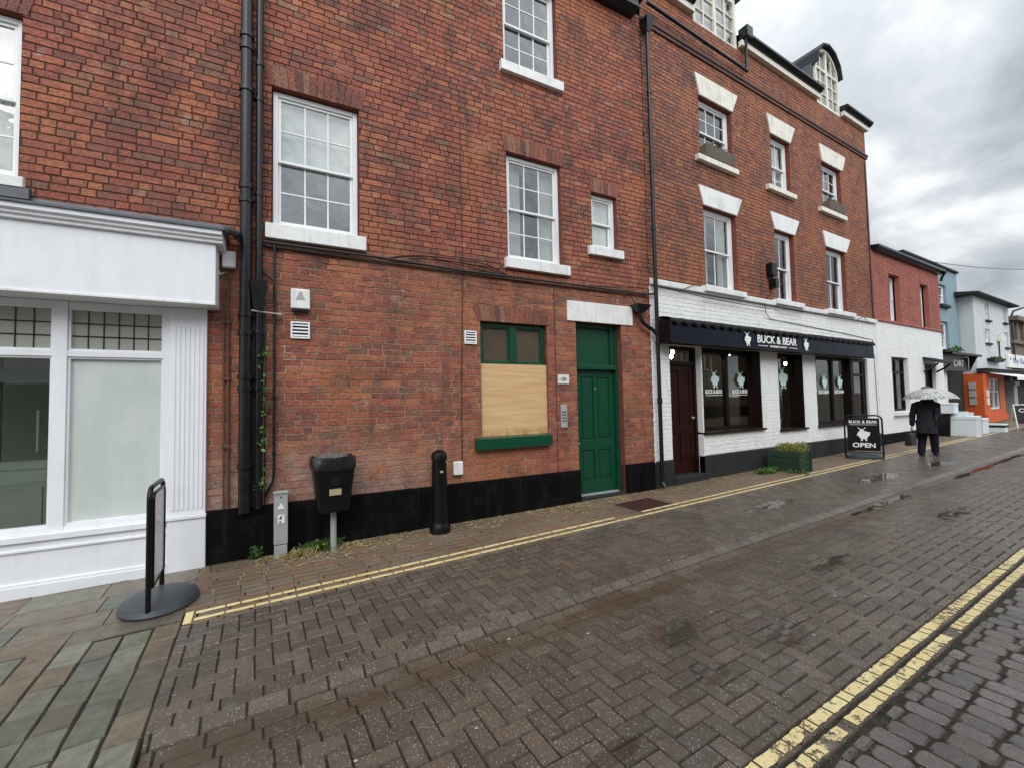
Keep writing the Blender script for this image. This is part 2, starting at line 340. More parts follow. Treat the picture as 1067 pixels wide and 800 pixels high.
class MB:
    def __init__(s): s.v = []; s.f = []; s.m = []; s.sm = False
    def add(s, vs, fs, mi=0):
        o = len(s.v); s.v += [tuple(v) for v in vs]
        s.f += [tuple(o + i for i in f) for f in fs]; s.m += [mi] * len(fs); return s
    def box(s, x0, x1, y0, y1, z0, z1, mi=0):
        return s.add([(x0, y0, z0), (x1, y0, z0), (x1, y1, z0), (x0, y1, z0), (x0, y0, z1), (x1, y0, z1), (x1, y1, z1), (x0, y1, z1)],
                     [(0, 3, 2, 1), (4, 5, 6, 7), (0, 1, 5, 4), (1, 2, 6, 5), (2, 3, 7, 6), (3, 0, 4, 7)], mi)
    def prism(s, poly, y0, y1, mi=0):   # poly in xz
        n = len(poly)
        vs = [(x, y0, z) for x, z in poly] + [(x, y1, z) for x, z in poly]
        fs = [tuple(range(n)), tuple(range(2 * n - 1, n - 1, -1))] + [(i, n + i, n + (i + 1) % n, (i + 1) % n) for i in range(n)]
        return s.add(vs, fs, mi)
    def xprism(s, poly, x0, x1, mi=0):  # poly in yz
        n = len(poly)
        vs = [(x0, y, z) for y, z in poly] + [(x1, y, z) for y, z in poly]
        fs = [tuple(range(n - 1, -1, -1)), tuple(range(n, 2 * n))] + [(i, (i + 1) % n, n + (i + 1) % n, n + i) for i in range(n)]
        return s.add(vs, fs, mi)
    def zprism(s, poly, z0, z1, mi=0):  # poly in xy
        n = len(poly)
        vs = [(x, y, z0) for x, y in poly] + [(x, y, z1) for x, y in poly]
        fs = [tuple(range(n - 1, -1, -1)), tuple(range(n, 2 * n))] + [(i, (i + 1) % n, n + (i + 1) % n, n + i) for i in range(n)]
        return s.add(vs, fs, mi)
    def tube(s, pts, r, n=10, mi=0, cap=True):
        pts = [Vector(p) for p in pts]; rings = []
        rr = r if isinstance(r, (list, tuple)) else [r] * len(pts)
        up = None
        for i, p in enumerate(pts):
            a = pts[max(0, i - 1)]; b = pts[min(len(pts) - 1, i + 1)]; d = (b - a).normalized()
            if up is None:
                up = Vector((0, 0, 1)) if abs(d.z) < 0.9 else Vector((1, 0, 0))
            e = (up - d * up.dot(d)).normalized(); g = d.cross(e); up = e
            rings.append([p + (e * math.cos(2 * math.pi * k / n) + g * math.sin(2 * math.pi * k / n)) * rr[i] for k in range(n)])
        vs = [v for q in rings for v in q]; fs = []
        for i in range(len(pts) - 1):
            for k in range(n): fs.append((i * n + k, i * n + (k + 1) % n, (i + 1) * n + (k + 1) % n, (i + 1) * n + k))
        if cap: fs.append(tuple(range(n - 1, -1, -1))); fs.append(tuple(range((len(pts) - 1) * n, len(pts) * n)))
        s.sm = True
        return s.add(vs, fs, mi)
    def lathe(s, prof, cx=0, cy=0, n=24, mi=0, sx=1, sy=1):
        vs = []; fs = []
        for r, z in prof:
            for k in range(n): vs.append((cx + sx * r * math.cos(2 * math.pi * k / n), cy + sy * r * math.sin(2 * math.pi * k / n), z))
        for i in range(len(prof) - 1):
            for k in range(n): fs.append((i * n + k, i * n + (k + 1) % n, (i + 1) * n + (k + 1) % n, (i + 1) * n + k))
        fs.append(tuple(range(n - 1, -1, -1))); fs.append(tuple(range((len(prof) - 1) * n, len(prof) * n)))
        s.sm = True
        return s.add(vs, fs, mi)

ORG = {}
def build(name, mb, mats, parent=None, bevel=0, smooth=None, org=None):
    me = bpy.data.meshes.new(name)
    o3 = org if org is not None else (ORG[parent.name] if parent else (0, 0, 0))
    me.from_pydata([(v[0] - o3[0], v[1] - o3[1], v[2] - o3[2]) for v in mb.v], [], mb.f)
    if not isinstance(mats, (list, tuple)): mats = [mats]
    for k in mats: me.materials.append(M[k])
    if len(mats) > 1: me.polygons.foreach_set('material_index', mb.m)
    me.update()
    ob = bpy.data.objects.new(name, me); C.objects.link(ob)
    if parent: ob.parent = parent; ORG[ob.name] = o3
    else: ORG[ob.name] = o3
    if bevel:
        b = ob.modifiers.new('bevel', 'BEVEL'); b.width = bevel; b.segments = 2; b.limit_method = 'ANGLE'; b.angle_limit = R(35)
    if (smooth if smooth is not None else mb.sm):
        me.polygons.foreach_set('use_smooth', [True] * len(me.polygons))
        try: me.set_sharp_from_angle(angle=R(38))
        except Exception: pass
    return ob
def props(o, label, cat, group=None):
    o['label'] = label; o['category'] = cat
    if group: o['group'] = group
def thing(name, label, cat, frame=FW, org=(0, 0, 0), group=None):
    o = bpy.data.objects.new(name, None); C.objects.link(o); o.empty_display_size = 0.2
    o.location = frame.w(org); o.rotation_euler = (0, 0, frame.rot); ORG[o.name] = org
    props(o, label, cat, group); return o
def single(name, label, cat, mb, mats, frame=FW, org=(0, 0, 0), group=None, bevel=0, smooth=None):
    o = build(name, mb, mats, None, bevel, smooth, org)
    o.location = frame.w(org); o.rotation_euler = (0, 0, frame.rot)
    props(o, label, cat, group); return o
def struct(name, mb, mats, kind='structure', smooth=None):
    o = build(name, mb, mats, None, 0, smooth); o['kind'] = kind; return o
def text_part(name, txt, x, z, h, w, y, mat, parent, depth=0.006, bold=0.0, spacing=1.0):
    cu = bpy.data.curves.new(name, 'FONT'); cu.body = txt; cu.size = 1; cu.align_x = 'CENTER'; cu.align_y = 'CENTER'
    cu.extrude = 0.0; cu.offset = bold; cu.space_character = spacing
    ob = bpy.data.objects.new('tmp', cu); C.objects.link(ob)
    dg = bpy.context.evaluated_depsgraph_get(); dg.update()
    me = bpy.data.meshes.new_from_object(ob.evaluated_get(dg)); bpy.data.objects.remove(ob)
    xs = [v.co.x for v in me.vertices]; ys = [v.co.y for v in me.vertices]
    cx, cy = (min(xs) + max(xs)) / 2, (min(ys) + max(ys)) / 2
    sx = w / (max(xs) - min(xs)); sy = h / (max(ys) - min(ys))
    mb = MB(); vs = [(x + (v.co.x - cx) * sx, y, z + (v.co.y - cy) * sy) for v in me.vertices]
    mb.add(vs, [tuple(p.vertices) for p in me.polygons])
    ob = build(name, mb, mat, parent)
    s = ob.modifiers.new('solid', 'SOLIDIFY'); s.thickness = depth; s.offset = 0
    return ob

# ---- brickwork
def rect_sub(r, h):
    x0, x1, z0, z1 = r; a0, a1, b0, b1 = h[:4]
    if a0 >= x1 or a1 <= x0 or b0 >= z1 or b1 <= z0: return [r]
    out = []
    if a0 > x0: out.append((x0, a0, z0, z1))
    if a1 < x1: out.append((a1, x1, z0, z1))
    m0, m1 = max(x0, a0), min(x1, a1)
    if b0 > z0: out.append((m0, m1, z0, b0))
    if b1 < z1: out.append((m0, m1, b1, z1))
    return out
def brick(mb, r, rng, yf, mi, detailed, ir=0.003, ch=0.004):
    x0, x1, z0, z1 = r
    if x1 - x0 < 0.018 or z1 - z0 < 0.012: return
    j = lambda a: rng.uniform(-a, a)
    y = yf + rng.uniform(-0.0025, 0.002)
    if detailed:
        xm = (x0 + x1) / 2; zm = (z0 + z1) / 2
        o = [(x0, z0), (xm, z0), (x1, z0), (x1, zm), (x1, z1), (xm, z1), (x0, z1), (x0, zm)]
    else: o = [(x0, z0), (x1, z0), (x1, z1), (x0, z1)]
    o = [(a + j(ir), b + j(ir)) for a, b in o]
    n = len(o); cx = sum(a for a, _ in o) / n; cz = sum(b for _, b in o) / n
    tx, tz = rng.uniform(-0.012, 0.012), rng.uniform(-0.015, 0.015)
    fx = 1 - 2 * ch / (x1 - x0); fz = 1 - 2 * ch / (z1 - z0)
    front = []
    for a, b in o:
        a2 = cx + (a - cx) * fx; b2 = cz + (b - cz) * fz
        front.append((a2, y + (a2 - cx) * tx + (b2 - cz) * tz, b2))
    back = [(a, yf + 0.012, b) for a, b in o]
    mb.add(front + back, [tuple(range(n))] + [(i, n + i, n + (i + 1) % n, (i + 1) % n) for i in range(n)], mi)
def brickfield(mb, x0, x1, z0, z1, holes, seed=1, yf=-0.003, mi=0, detailed=False, course=0.075, joint=0.0065, phase=0.0, bond='flemish', ir=0.003, zref=0.0):
    rng = random.Random(seed)
    k0 = math.floor((z0 - zref) / course); z = zref + k0 * course; row = k0
    while z < z1:
        za, zb = max(z + joint / 2, z0), min(z + course - joint / 2, z1)
        if zb - za > 0.012:
            if bond == 'flemish': seq = [0.2245, 0.112]; per = 0.3365; off = (row % 2) * per / 2
            else: seq = [0.2245]; per = 0.2245; off = (row % 2) * per / 2
            x = x0 - per - ((x0 * 0 + off + phase) % per) + rng.uniform(-0.012, 0.012); i = 0
            while x < x1:
                L = seq[i % len(seq)] * rng.uniform(0.96, 1.04)
                if bond == 'flemish' and rng.random() < 0.06: L *= 1.5 if i % 2 else 0.6
                r = (max(x + joint / 2, x0), min(x + L - joint / 2, x1), za, zb)
                if r[1] - r[0] > 0.015:
                    rs = [r]
                    for h in holes:
                        rs = [q for rr in rs for q in rect_sub(rr, h)]
                    for q in rs: brick(mb, q, rng, yf, mi, detailed, ir)
                x += L; i += 1
        z += course; row += 1
def panel(mb, x0, x1, z0, z1, holes, y=0.004, mi=1, rev=0.12, rmi=2):
    # sheet with openings and their reveals
    xs = sorted({x0, x1, *[min(max(h[i], x0), x1) for h in holes for i in (0, 1)]})
    zs = sorted({z0, z1, *[min(max(h[i], z0), z1) for h in holes for i in (2, 3)]})
    for a, b in zip(xs, xs[1:]):
        for c, d in zip(zs, zs[1:]):
            m, k = (a + b) / 2, (c + d) / 2
            if any(h[0] < m < h[1] and h[2] < k < h[3] for h in holes): continue
            mb.add([(a, y, c), (b, y, c), (b, y, d), (a, y, d)], [(0, 1, 2, 3)], mi)
    for h in holes:
        a, b, c, d = h[:4]; top_ = d <= z1; d = min(d, z1); yb = h[4] if len(h) > 4 else rev; ya = -0.002
        mb.add([(a, ya, c), (a, yb, c), (a, yb, d), (a, ya, d)], [(0, 1, 2, 3)], rmi)
        mb.add([(b, ya, c), (b, yb, c), (b, yb, d), (b, ya, d)], [(0, 3, 2, 1)], rmi)
        if top_: mb.add([(a, ya, d), (b, ya, d), (b, yb, d), (a, yb, d)], [(0, 1, 2, 3)], rmi)
        mb.add([(a, ya, c), (b, ya, c), (b, yb, c), (a, yb, c)], [(3, 2, 1, 0)], rmi)
def shell(mb, x0, x1, z0, z1, depth, mi=0, y0=0.02, rooms=()):
    # back, sides, floor, floors between storeys
    mb.add([(x0, depth, z0), (x1, depth, z0), (x1, depth, z1), (x0, depth, z1)], [(0, 1, 2, 3)], mi)
    for x in (x0, x1): mb.add([(x, y0, z0), (x, depth, z0), (x, depth, z1), (x, y0, z1)], [(0, 1, 2, 3)], mi)
    for z in (z0, z1, *rooms): mb.add([(x0, y0, z), (x1, y0, z), (x1, depth, z), (x0, depth, z)], [(0, 1, 2, 3)], mi)
def arch_bricks(mb, x0, x1, z0, h, n, rng, rise=0.0, fan=0.10, y=-0.012, mi=0, yb=0.06):
    # soldier / flat-arch voussoirs
    cx = (x0 + x1) / 2
    for i in range(n):
        a = x0 + (x1 - x0) * i / n + 0.005; b = x0 + (x1 - x0) * (i + 1) / n - 0.005
        ta = a + (a - cx) * fan; tb = b + (b - cx) * fan
        lift = rise * (1 - ((a + b - 2 * cx) / (x1 - x0)) ** 2); hh = h + rng.uniform(-0.02, 0.012)
        yy = y + rng.uniform(-0.003, 0.003)
        mb.prism([(a, z0 + lift), (b, z0 + lift), (tb, z0 + lift + hh), (ta, z0 + lift + hh)], yy, yb, mi)

# ---- sash window (part of a building) with panes as sub-parts
def grid_bars(mb, x0, x1, z0, z1, cols, rows, y0, y1, w):
    for i in range(1, cols):
        x = x0 + (x1 - x0) * i / cols; mb.box(x - w / 2, x + w / 2, y0, y1, z0, z1)
    for i in range(1, rows):
        z = z0 + (z1 - z0) * i / rows
        for c in range(cols):
            xa = x0 + (x1 - x0) * c / cols + (w / 2 if c else 0); xb = x0 + (x1 - x0) * (c + 1) / cols - (w / 2 if c < cols - 1 else 0)
            mb.box(xa, xb, y0 + 0.003, y1, z - w / 2, z + w / 2)
def ring(mb, x0, x1, z0, z1, w, y0, y1, wb=None):
    wb = wb or w
    mb.box(x0, x0 + w, y0, y1, z0, z1); mb.box(x1 - w, x1, y0, y1, z0, z1)
    mb.box(x0 + w, x1 - w, y0, y1, z1 - w, z1); mb.box(x0 + w, x1 - w, y0, y1, z0, z0 + wb)
def sash(parent, x0, x1, z0, z1, y=0.07, cols=3, rt=2, rb=2, split=0.5, mat='upvc', glass='glassU', curtain=None, fw=0.05, bar=0.018, name='sash_window'):
    mb = MB(); ring(mb, x0, x1, z0, z1, fw, y, y + 0.09)
    zm = z0 + (z1 - z0) * split
    a, b = x0 + fw, x1 - fw
    sw = 0.032
    ring(mb, a, b, zm - 0.02, z1 - fw, sw, y + 0.02, y + 0.05)          # upper sash
    ring(mb, a, b, z0 + fw, zm + 0.02, sw, y + 0.052, y + 0.082, 0.05)  # lower sash
    grid_bars(mb, a + sw, b - sw, zm + 0.012, z1 - fw - sw, cols, rt, y + 0.026, y + 0.046, bar)
    grid_bars(mb, a + sw, b - sw, z0 + fw + 0.05, zm - 0.012, cols, rb, y + 0.058, y + 0.078, bar)
    w = build(name, mb, mat, parent, bevel=0.003)
    g = MB(); g.add([(a + .01, y + .037, zm), (b - .01, y + .037, zm), (b - .01, y + .037, z1 - fw - .01), (a + .01, y + .037, z1 - fw - .01)], [(0, 1, 2, 3)])
    g.add([(a + .01, y + .069, z0 + fw + .01), (b - .01, y + .069, z0 + fw + .01), (b - .01, y + .069, zm), (a + .01, y + .069, zm)], [(0, 1, 2, 3)])
    build('glass', g, glass, w)
    if curtain:
        kind, amount = curtain
        c = MB()
        if kind == 'blind_or_sky_sheet':
            zz = z1 - (z1 - z0) * amount; k = z1
            c.box(a, b, y + 0.094, y + 0.098, zz, z1); build('blind_or_sky_sheet', c, 'curtain', w)
        else:
            for sx0, sx1 in ((a, a + (b - a) * amount), (b - (b - a) * amount, b)):
                n = 14; vs = []
                for i in range(n + 1):
                    x = sx0 + (sx1 - sx0) * i / n; yy = y + 0.125 + 0.02 * math.sin(i * 2.1)
                    vs += [(x, yy, z0), (x, yy, z1)]
                c.add(vs, [(2 * i, 2 * i + 2, 2 * i + 3, 2 * i + 1) for i in range(n)])
            build('curtain', c, 'curtain', w)
    return w
def sillpart(parent, x0, x1, z0, z1, yo=-0.07, mat='sill', name='window_sill', yb=0.07):
    mb = MB(); mb.xprism([(yo, z0), (yb, z0), (yb, z1 + 0.012), (yo, z1 - 0.004)], x0, x1)
    return build(name, mb, mat, parent, bevel=0.006)

# ================================================================= BUILDING 1
def gz1(s): return G(F1.w((s, 0, 0)).x, 5)
b1 = thing('brick_house', 'tall red brick house with green door, between the white shopfront and the barber shop', 'house', F1, (2.5, 0, G(2.5)))
H1 = [(-0.15, 0.78, 2.00, 3.615), (2.80, 3.74, 2.03, 3.615), (4.32, 4.84, 2.42, 3.34), (2.79, 3.72, 4.90, 6.35), (2.35, 3.42, -0.47, 1.12), (3.95, 4.86, -1.70, 1.22)]
w = MB(); brickfield(w, -0.42, 5.5, -1.06, 1.78, H1, 3, detailed=True, zref=0.0, ir=0.0042)
brickfield(w, -0.42, 5.5, 1.78, 6.75, H1, 4, detailed=True, phase=0.1, ir=0.003)
panel(w, -0.42, 5.5, -1.75, 6.75, H1, y=0.003)
build('front_wall', w, ['brickA', 'mortarA', 'revealA'], b1)
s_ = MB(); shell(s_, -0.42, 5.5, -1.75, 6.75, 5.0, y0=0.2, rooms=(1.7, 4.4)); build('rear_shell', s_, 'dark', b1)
rf = MB(); rf.add([(-0.5, -0.25, 6.82), (5.4, -0.25, 6.82), (5.4, 5, 9.3), (-0.5, 5, 9.3)], [(0, 1, 2, 3)]); rf.add([(-0.5, 5, 9.3), (5.4, 5, 9.3), (5.4, 5, 6.75), (-0.5, 5, 6.75)], [(0, 1, 2, 3)])
rf.add([(5.4, -0.25, 6.82), (5.4, 5, 9.3), (5.4, 5, 6.75)], [(0, 1, 2)]); rf.add([(-0.5, -0.25, 6.82), (-0.5, 5, 9.3), (-0.5, 5, 6.75)], [(0, 1, 2)])
build('roof', rf, 'slate', b1)
gt = MB(); gt.xprism([(-0.20, 6.66), (-0.20, 6.78), (0.0, 6.80), (0.0, 6.60), (-0.10, 6.60)], -0.4, 5.3); build('gutter', gt, 'pipe', b1, bevel=0.01)
# plinth
pl = MB()
def plinth(mb, a, b, ztop, yo, n=8, gf=gz1):
    for i in range(n):
        x0 = a + (b - a) * i / n; x1 = a + (b - a) * (i + 1) / n
        z0, z1 = gf(x0) - 0.06, gf(x1) - 0.06
        q = [(x0, yo, z0), (x1, yo, z1), (x1, yo, ztop), (x0, yo, ztop), (x0, 0.0, ztop + 0.012), (x1, 0.0, ztop + 0.012)]
        mb.add(q, [(0, 1, 2, 3), (3, 2, 5, 4)])
    for x in (a, b): mb.add([(x, yo, gf(x) - .06), (x, 0.1, gf(x) - .06), (x, 0.1, ztop), (x, yo, ztop)], [(0, 1, 2, 3)])
plinth(pl, -0.72, 3.95, -1.05, -0.035); build('plinth', pl, 'blackp', b1)
pl = MB(); plinth(pl, 4.86, 5.49, -1.05, -0.035, 3); build('plinth', pl, 'blackp', b1)
ab = MB()
for x0 in (3.18, 3.40):
    for k in range(5): ab.box(x0, x0 + 0.20, -0.045, -0.036, -1.52 + k * 0.024, -1.508 + k * 0.024)
build('air_brick', ab, 'pipe', b1)
rg = random.Random(5)
for (x0, x1, z, h, n) in ((-0.19, 0.82, 3.615, 0.235, 14), (2.77, 3.77, 3.615, 0.235, 14), (4.30, 4.86, 3.34, 0.22, 8), (2.30, 3.47, 1.12, 0.22, 16), (2.76, 3.75, 6.35, 0.23, 14)):
    m = MB(); m.box(x0 - 0.02, x1 + 0.02, 0.0, 0.10, z + 0.003, z + h * 0.9, 1)
    arch_bricks(m, x0, x1, z + 0.002, h, n, rg, y=-0.010); build('brick_arch', m, ['brickArch', 'mortarA'], b1)
sash(b1, -0.14, 0.77, 2.02, 3.60, cols=3, curtain=('blind_or_sky_sheet', 0.52)); sillpart(b1, -0.21, 0.85, 1.85, 2.02)
sash(b1, 2.81, 3.73, 2.05, 3.60, cols=3, curtain=('curtain', 0.3)); sillpart(b1, 2.74, 3.84, 1.90, 2.05)
sash(b1, 4.33, 4.83, 2.44, 3.33, cols=1, rt=1, rb=1, curtain=('blind_or_sky_sheet', 0.95)); sillpart(b1, 4.22, 4.92, 2.30, 2.44)
sash(b1, 2.80, 3.71, 4.94, 6.34, cols=3, rt=2, rb=2); sillpart(b1, 2.72, 3.80, 4.78, 4.93)
# boarded ground window
gw = MB(); ring(gw, 2.36, 3.41, 0.52, 1.11, 0.045, 0.06, 0.14); gw.box(2.83, 2.93, 0.055, 0.14, 0.565, 1.065)
gw.box(2.405, 3.365, 0.05, 0.14, 0.49, 0.52)
for a, b in ((2.405, 2.83), (2.93, 3.365)):
    ring(gw, a, b, 0.565, 1.065, 0.022, 0.075, 0.13)
gwo = build('boarded_window', gw, 'green', b1, bevel=0.004)
g = MB(); g.box(2.40, 3.37, 0.10, 0.105, 0.55, 1.08); build('pane', g, 'grimeglass', gwo)
g = MB(); g.box(2.352, 3.418, 0.03, 0.048, -0.46, 0.535); o = build('plywood_board', g, 'ply', gwo)
for a in (2.40, 2.88, 3.37):
    for b in (-0.40, 0.04, 0.49): k = MB(); k.tube([(a, 0.031, b), (a, 0.0275, b)], 0.006, 8); build('screw', k, 'galv', gwo)
sl = MB(); sl.xprism([(-0.085, -0.63), (0.05, -0.63), (0.05, -0.455), (-0.085, -0.475)], 2.24, 3.43); build('window_sill', sl, 'green', gwo, bevel=0.006)
# green door
dr = MB(); dr.box(3.955, 4.015, 0.10, 0.20, -1.50, 1.215); dr.box(4.80, 4.855, 0.10, 0.20, -1.50, 1.215)
dr.box(4.015, 4.80, 0.10, 0.20, 1.16, 1.215); dr.box(4.015, 4.80, 0.07, 0.20, 0.49, 0.56)
dr.box(4.73, 4.80, 0.12, 0.20, 0.56, 1.16)
door = build('door', dr, 'green', b1, bevel=0.005)
lf = MB(); x0, x1, z0, z1, yy = 4.02, 4.795, -1.46, 0.485, 0.15
st = 0.10; rails = [(z0, z0 + 0.20), (-0.78, -0.62), (z1 - 0.11, z1)]; mu = (4.372, 4.445)
for a, b in ((x0, x0 + st), (x1 - st, x1)): lf.box(a, b, yy, yy + 0.045, z0, z1)
for a, b in rails: lf.box(x0 + st, x1 - st, yy, yy + 0.045, a, b)
for a, b in ((rails[0][1], rails[1][0]), (rails[1][1], rails[2][0])): lf.box(mu[0], mu[1], yy, yy + 0.045, a, b)
for zc, zd in ((rails[0][1], rails[1][0]), (rails[1][1], rails[2][0])):
    for a, b in ((x0 + st, mu[0]), (mu[1], x1 - st)):
        lf.box(a, b, yy + 0.018, yy + 0.04, zc, zd); lf.box(a + 0.035, b - 0.035, yy + 0.008, yy + 0.02, zc + 0.035, zd - 0.035)
build('door_leaf', lf, 'green', door, bevel=0.004)
g = MB(); g.box(4.015, 4.73, 0.16, 0.17, 0.56, 1.16); build('transom_panel', g, 'green', door)
k = MB(); k.lathe([(0.0, 0), (0.012, 0.0), (0.012, 0.01), (0.0, 0.012)], n=10)
k = MB(); k.tube([(4.408, 0.15, 0.19), (4.408, 0.138, 0.19)], 0.012, 8); build('spyhole', k, 'galv', door)
k = MB(); k.tube([(4.05, 0.15, -0.66), (4.05, 0.12, -0.66)], 0.014, 8); build('knob', k, 'galv', door)
k = MB(); k.box(3.96, 4.85, -0.02, 0.2, -1.70, -1.475); build('doorstep', k, 'greyp', b1, bevel=0.008)
k = MB(); k.box(4.00, 4.81, 0.09, 0.16, -1.4748, -1.455); build('threshold', k, 'galv', b1)
k = MB(); k.box(3.79, 5.10, -0.022, 0.1, 1.222, 1.535); build('door_lintel', k, 'sill', b1, bevel=0.006)
for z0, z1 in ():
    pass
# cornice cable and loose wires
cb = MB(); cb.tube([(-0.25, -0.05, 1.80), (0.95, -0.05, 1.795), (2.1, -0.05, 1.765), (4.0, -0.05, 1.775), (5.40, -0.05, 1.77), (5.62, -0.06, 1.80)], 0.017, 8)
cb.tube([(-0.2, -0.03, 1.765), (1.5, -0.035, 1.745), (3.0, -0.03, 1.735), (5.4, -0.03, 1.745)], 0.011, 6)
def sag(p0, p1, s, n=8): return [tuple(p0[i] + (p1[i] - p0[i]) * t + ((-s * 4 * t * (1 - t)) if i == 2 else 0) for i in range(3)) for t in [k / n for k in range(n + 1)]]
cb.tube(sag((1.1, -.05, 1.79), (2.15, -.04, 1.90), -0.05), 0.007, 5); cb.tube(sag((2.15, -.04, 1.90), (2.75, -.04, 1.79), -0.05), 0.007, 5)
cb.tube(sag((1.35, -.05, 1.83), (2.72, -.04, 1.80), -0.06), 0.006, 5); cb.tube(sag((1.0, -.05, 1.77), (1.6, -.04, 1.90), -0.02), 0.006, 5); cb.tube(sag((1.6, -.04, 1.90), (2.6, -.04, 1.79), 0.01), 0.006, 5)
cb.tube(sag((4.2, -.04, 1.80), (5.3, -.04, 1.88), 0.02), 0.006, 5); cb.tube(sag((3.85, -.04, 1.79), (4.9, -.04, 1.86), 0.02), 0.005, 5)
build('wall_cable', cb, 'cable', b1)
vc = MB(); vc.tube([(2.10, -0.018, 4.3), (2.09, -0.016, 3.0), (2.10, -0.018, 1.8), (2.06, -0.016, 0.2), (2.05, -0.018, -0.8), (2.02, -0.02, -0.98)], 0.006, 5)
vc.tube([(3.56, -0.012, 1.75), (3.56, -0.012, -1.04)], 0.004, 5)
build('vertical_wire', vc, 'cable', b1)
# pipes by the shop
def collar(mb, x, y, z, r, h=0.05): mb.tube([(x, y, z - h / 2), (x, y, z + h / 2)], r, 14)
bp = MB(); bp.tube([(-0.385, -0.10, 6.7), (-0.385, -0.10, -1.08)], 0.057, 18)
for z in (4.02, 3.88, 3.42, 2.35, 2.20, 0.98, 0.78, 0.32, 0.20, -0.6): collar(bp, -0.385, -0.10, z, 0.070, 0.05)
for z in (3.40, 2.25, 0.97): bp.box(-0.46, -0.31, -0.05, 0.0, z - 0.015, z + 0.015)
build('downpipe', bp, 'pipe', b1)
sp = MB(); sp.tube([(-0.265, -0.085, 6.7), (-0.265, -0.085, 1.2)], 0.035, 14); sp.tube([(-0.265, -0.085, 1.05), (-0.265, -0.085, -1.06)], 0.033, 14)
for z in (3.75, 3.35, 2.3, 0.80, 0.2): collar(sp, -0.265, -0.085, z, 0.044, 0.04)
sp.add([(-0.345, -0.16, 1.34), (-0.185, -0.16, 1.34), (-0.185, -0.0, 1.34), (-0.345, -0.0, 1.34), (-0.31, -0.13, 1.03), (-0.22, -0.13, 1.03), (-0.22, -0.0, 1.03), (-0.31, -0.0, 1.03)], [(0, 1, 2, 3), (4, 7, 6, 5), (0, 4, 5, 1), (1, 5, 6, 2), (2, 6, 7, 3), (3, 7, 4, 0)])
sp.box(-0.44, -0.225, -0.075, 0.0, 0.30, 0.76)
build('waste_pipe', sp, 'pipe', b1)
bk = MB(); bk.box(-0.445, -0.20, -0.035, 0.001, -1.04, 1.03); build('pipe_recess_shade', bk, 'cable', b1)  # black panel stands in for the shaded recess behind the pipes
br = MB(); br.tube([(-0.33, -0.13, 1.02), (-0.06, -0.06, 1.01)], 0.009, 8); br.tube([(-0.09, -0.07, 1.01), (-0.05, -0.06, 1.01)], 0.016, 8); build('pipe_bracket', br, 'galv', b1)
tp = MB(); tp.tube([(-0.12, -0.05, 1.78), (-0.12, -0.05, -0.72), (-0.13, -0.05, -0.80), (-0.24, -0.05, -1.02)], 0.014, 8)
tp.tube([(-0.235, -0.05, 1.50), (-0.21, -0.05, 1.45), (-0.13, -0.05, 1.38)], 0.012, 8)
for z in (1.75, 1.0, 0.1, -0.5): collar(tp, -0.12, -0.05, z, 0.02, 0.04)
build('overflow_pipe', tp, 'pipe', b1)
tb = MB(); tb.tube([(-0.545, -0.03, 1.42), (-0.535, -0.03, -1.04)], 0.011, 8); tb.tube([(-0.585, -0.03, 1.20), (-0.575, -0.03, -1.04)], 0.009, 8)
for z in (0.9, 0.3, -0.4): tb.box(-0.60, -0.52, -0.045, 0, z - 0.01, z + 0.01)
build('cable_conduit', tb, 'rust', b1)
# right downpipe
rp = MB(); rp.tube([(5.56, -0.11, 6.45), (5.56, -0.11, -1.40)], 0.034, 14)
for z in (5.3, 3.9, 2.9, 0.95, 0.0, -0.05, -1.2): collar(rp, 5.56, -0.11, z, 0.043, 0.05)
rp.add([(5.48, -0.2, 6.62), (5.66, -0.2, 6.62), (5.66, -0.02, 6.62), (5.48, -0.02, 6.62), (5.52, -0.15, 6.38), (5.60, -0.15, 6.38), (5.60, -0.05, 6.38), (5.52, -0.05, 6.38)], [(0, 1, 2, 3), (4, 7, 6, 5), (0, 4, 5, 1), (1, 5, 6, 2), (2, 6, 7, 3), (3, 7, 4, 0)])
rp.tube([(5.56, -0.11, -1.38), (5.56, -0.16, -1.46)], 0.036, 12)
build('rainwater_pipe', rp, 'pipe', b1)
hp = MB(); hp.add([(5.05, -0.20, 1.56), (5.36, -0.20, 1.56), (5.36, 0.0, 1.56), (5.05, 0.0, 1.56), (5.13, -0.13, 1.44), (5.28, -0.13, 1.44), (5.28, 0.0, 1.44), (5.13, 0.0, 1.44)], [(0, 1, 2, 3), (4, 7, 6, 5), (0, 4, 5, 1), (1, 5, 6, 2), (2, 6, 7, 3), (3, 7, 4, 0)])
hp.tube([(5.20, -0.09, 1.45), (5.20, -0.09, 1.36), (5.28, -0.09, 1.26), (5.45, -0.10, 1.17), (5.54, -0.11, 1.10)], 0.034, 12)
hp.tube([(5.14, -0.06, 1.58), (5.06, -0.06, 1.68), (4.96, -0.02, 1.72)], 0.008, 6)
build('rainwater_hopper', hp, 'pipe', b1)
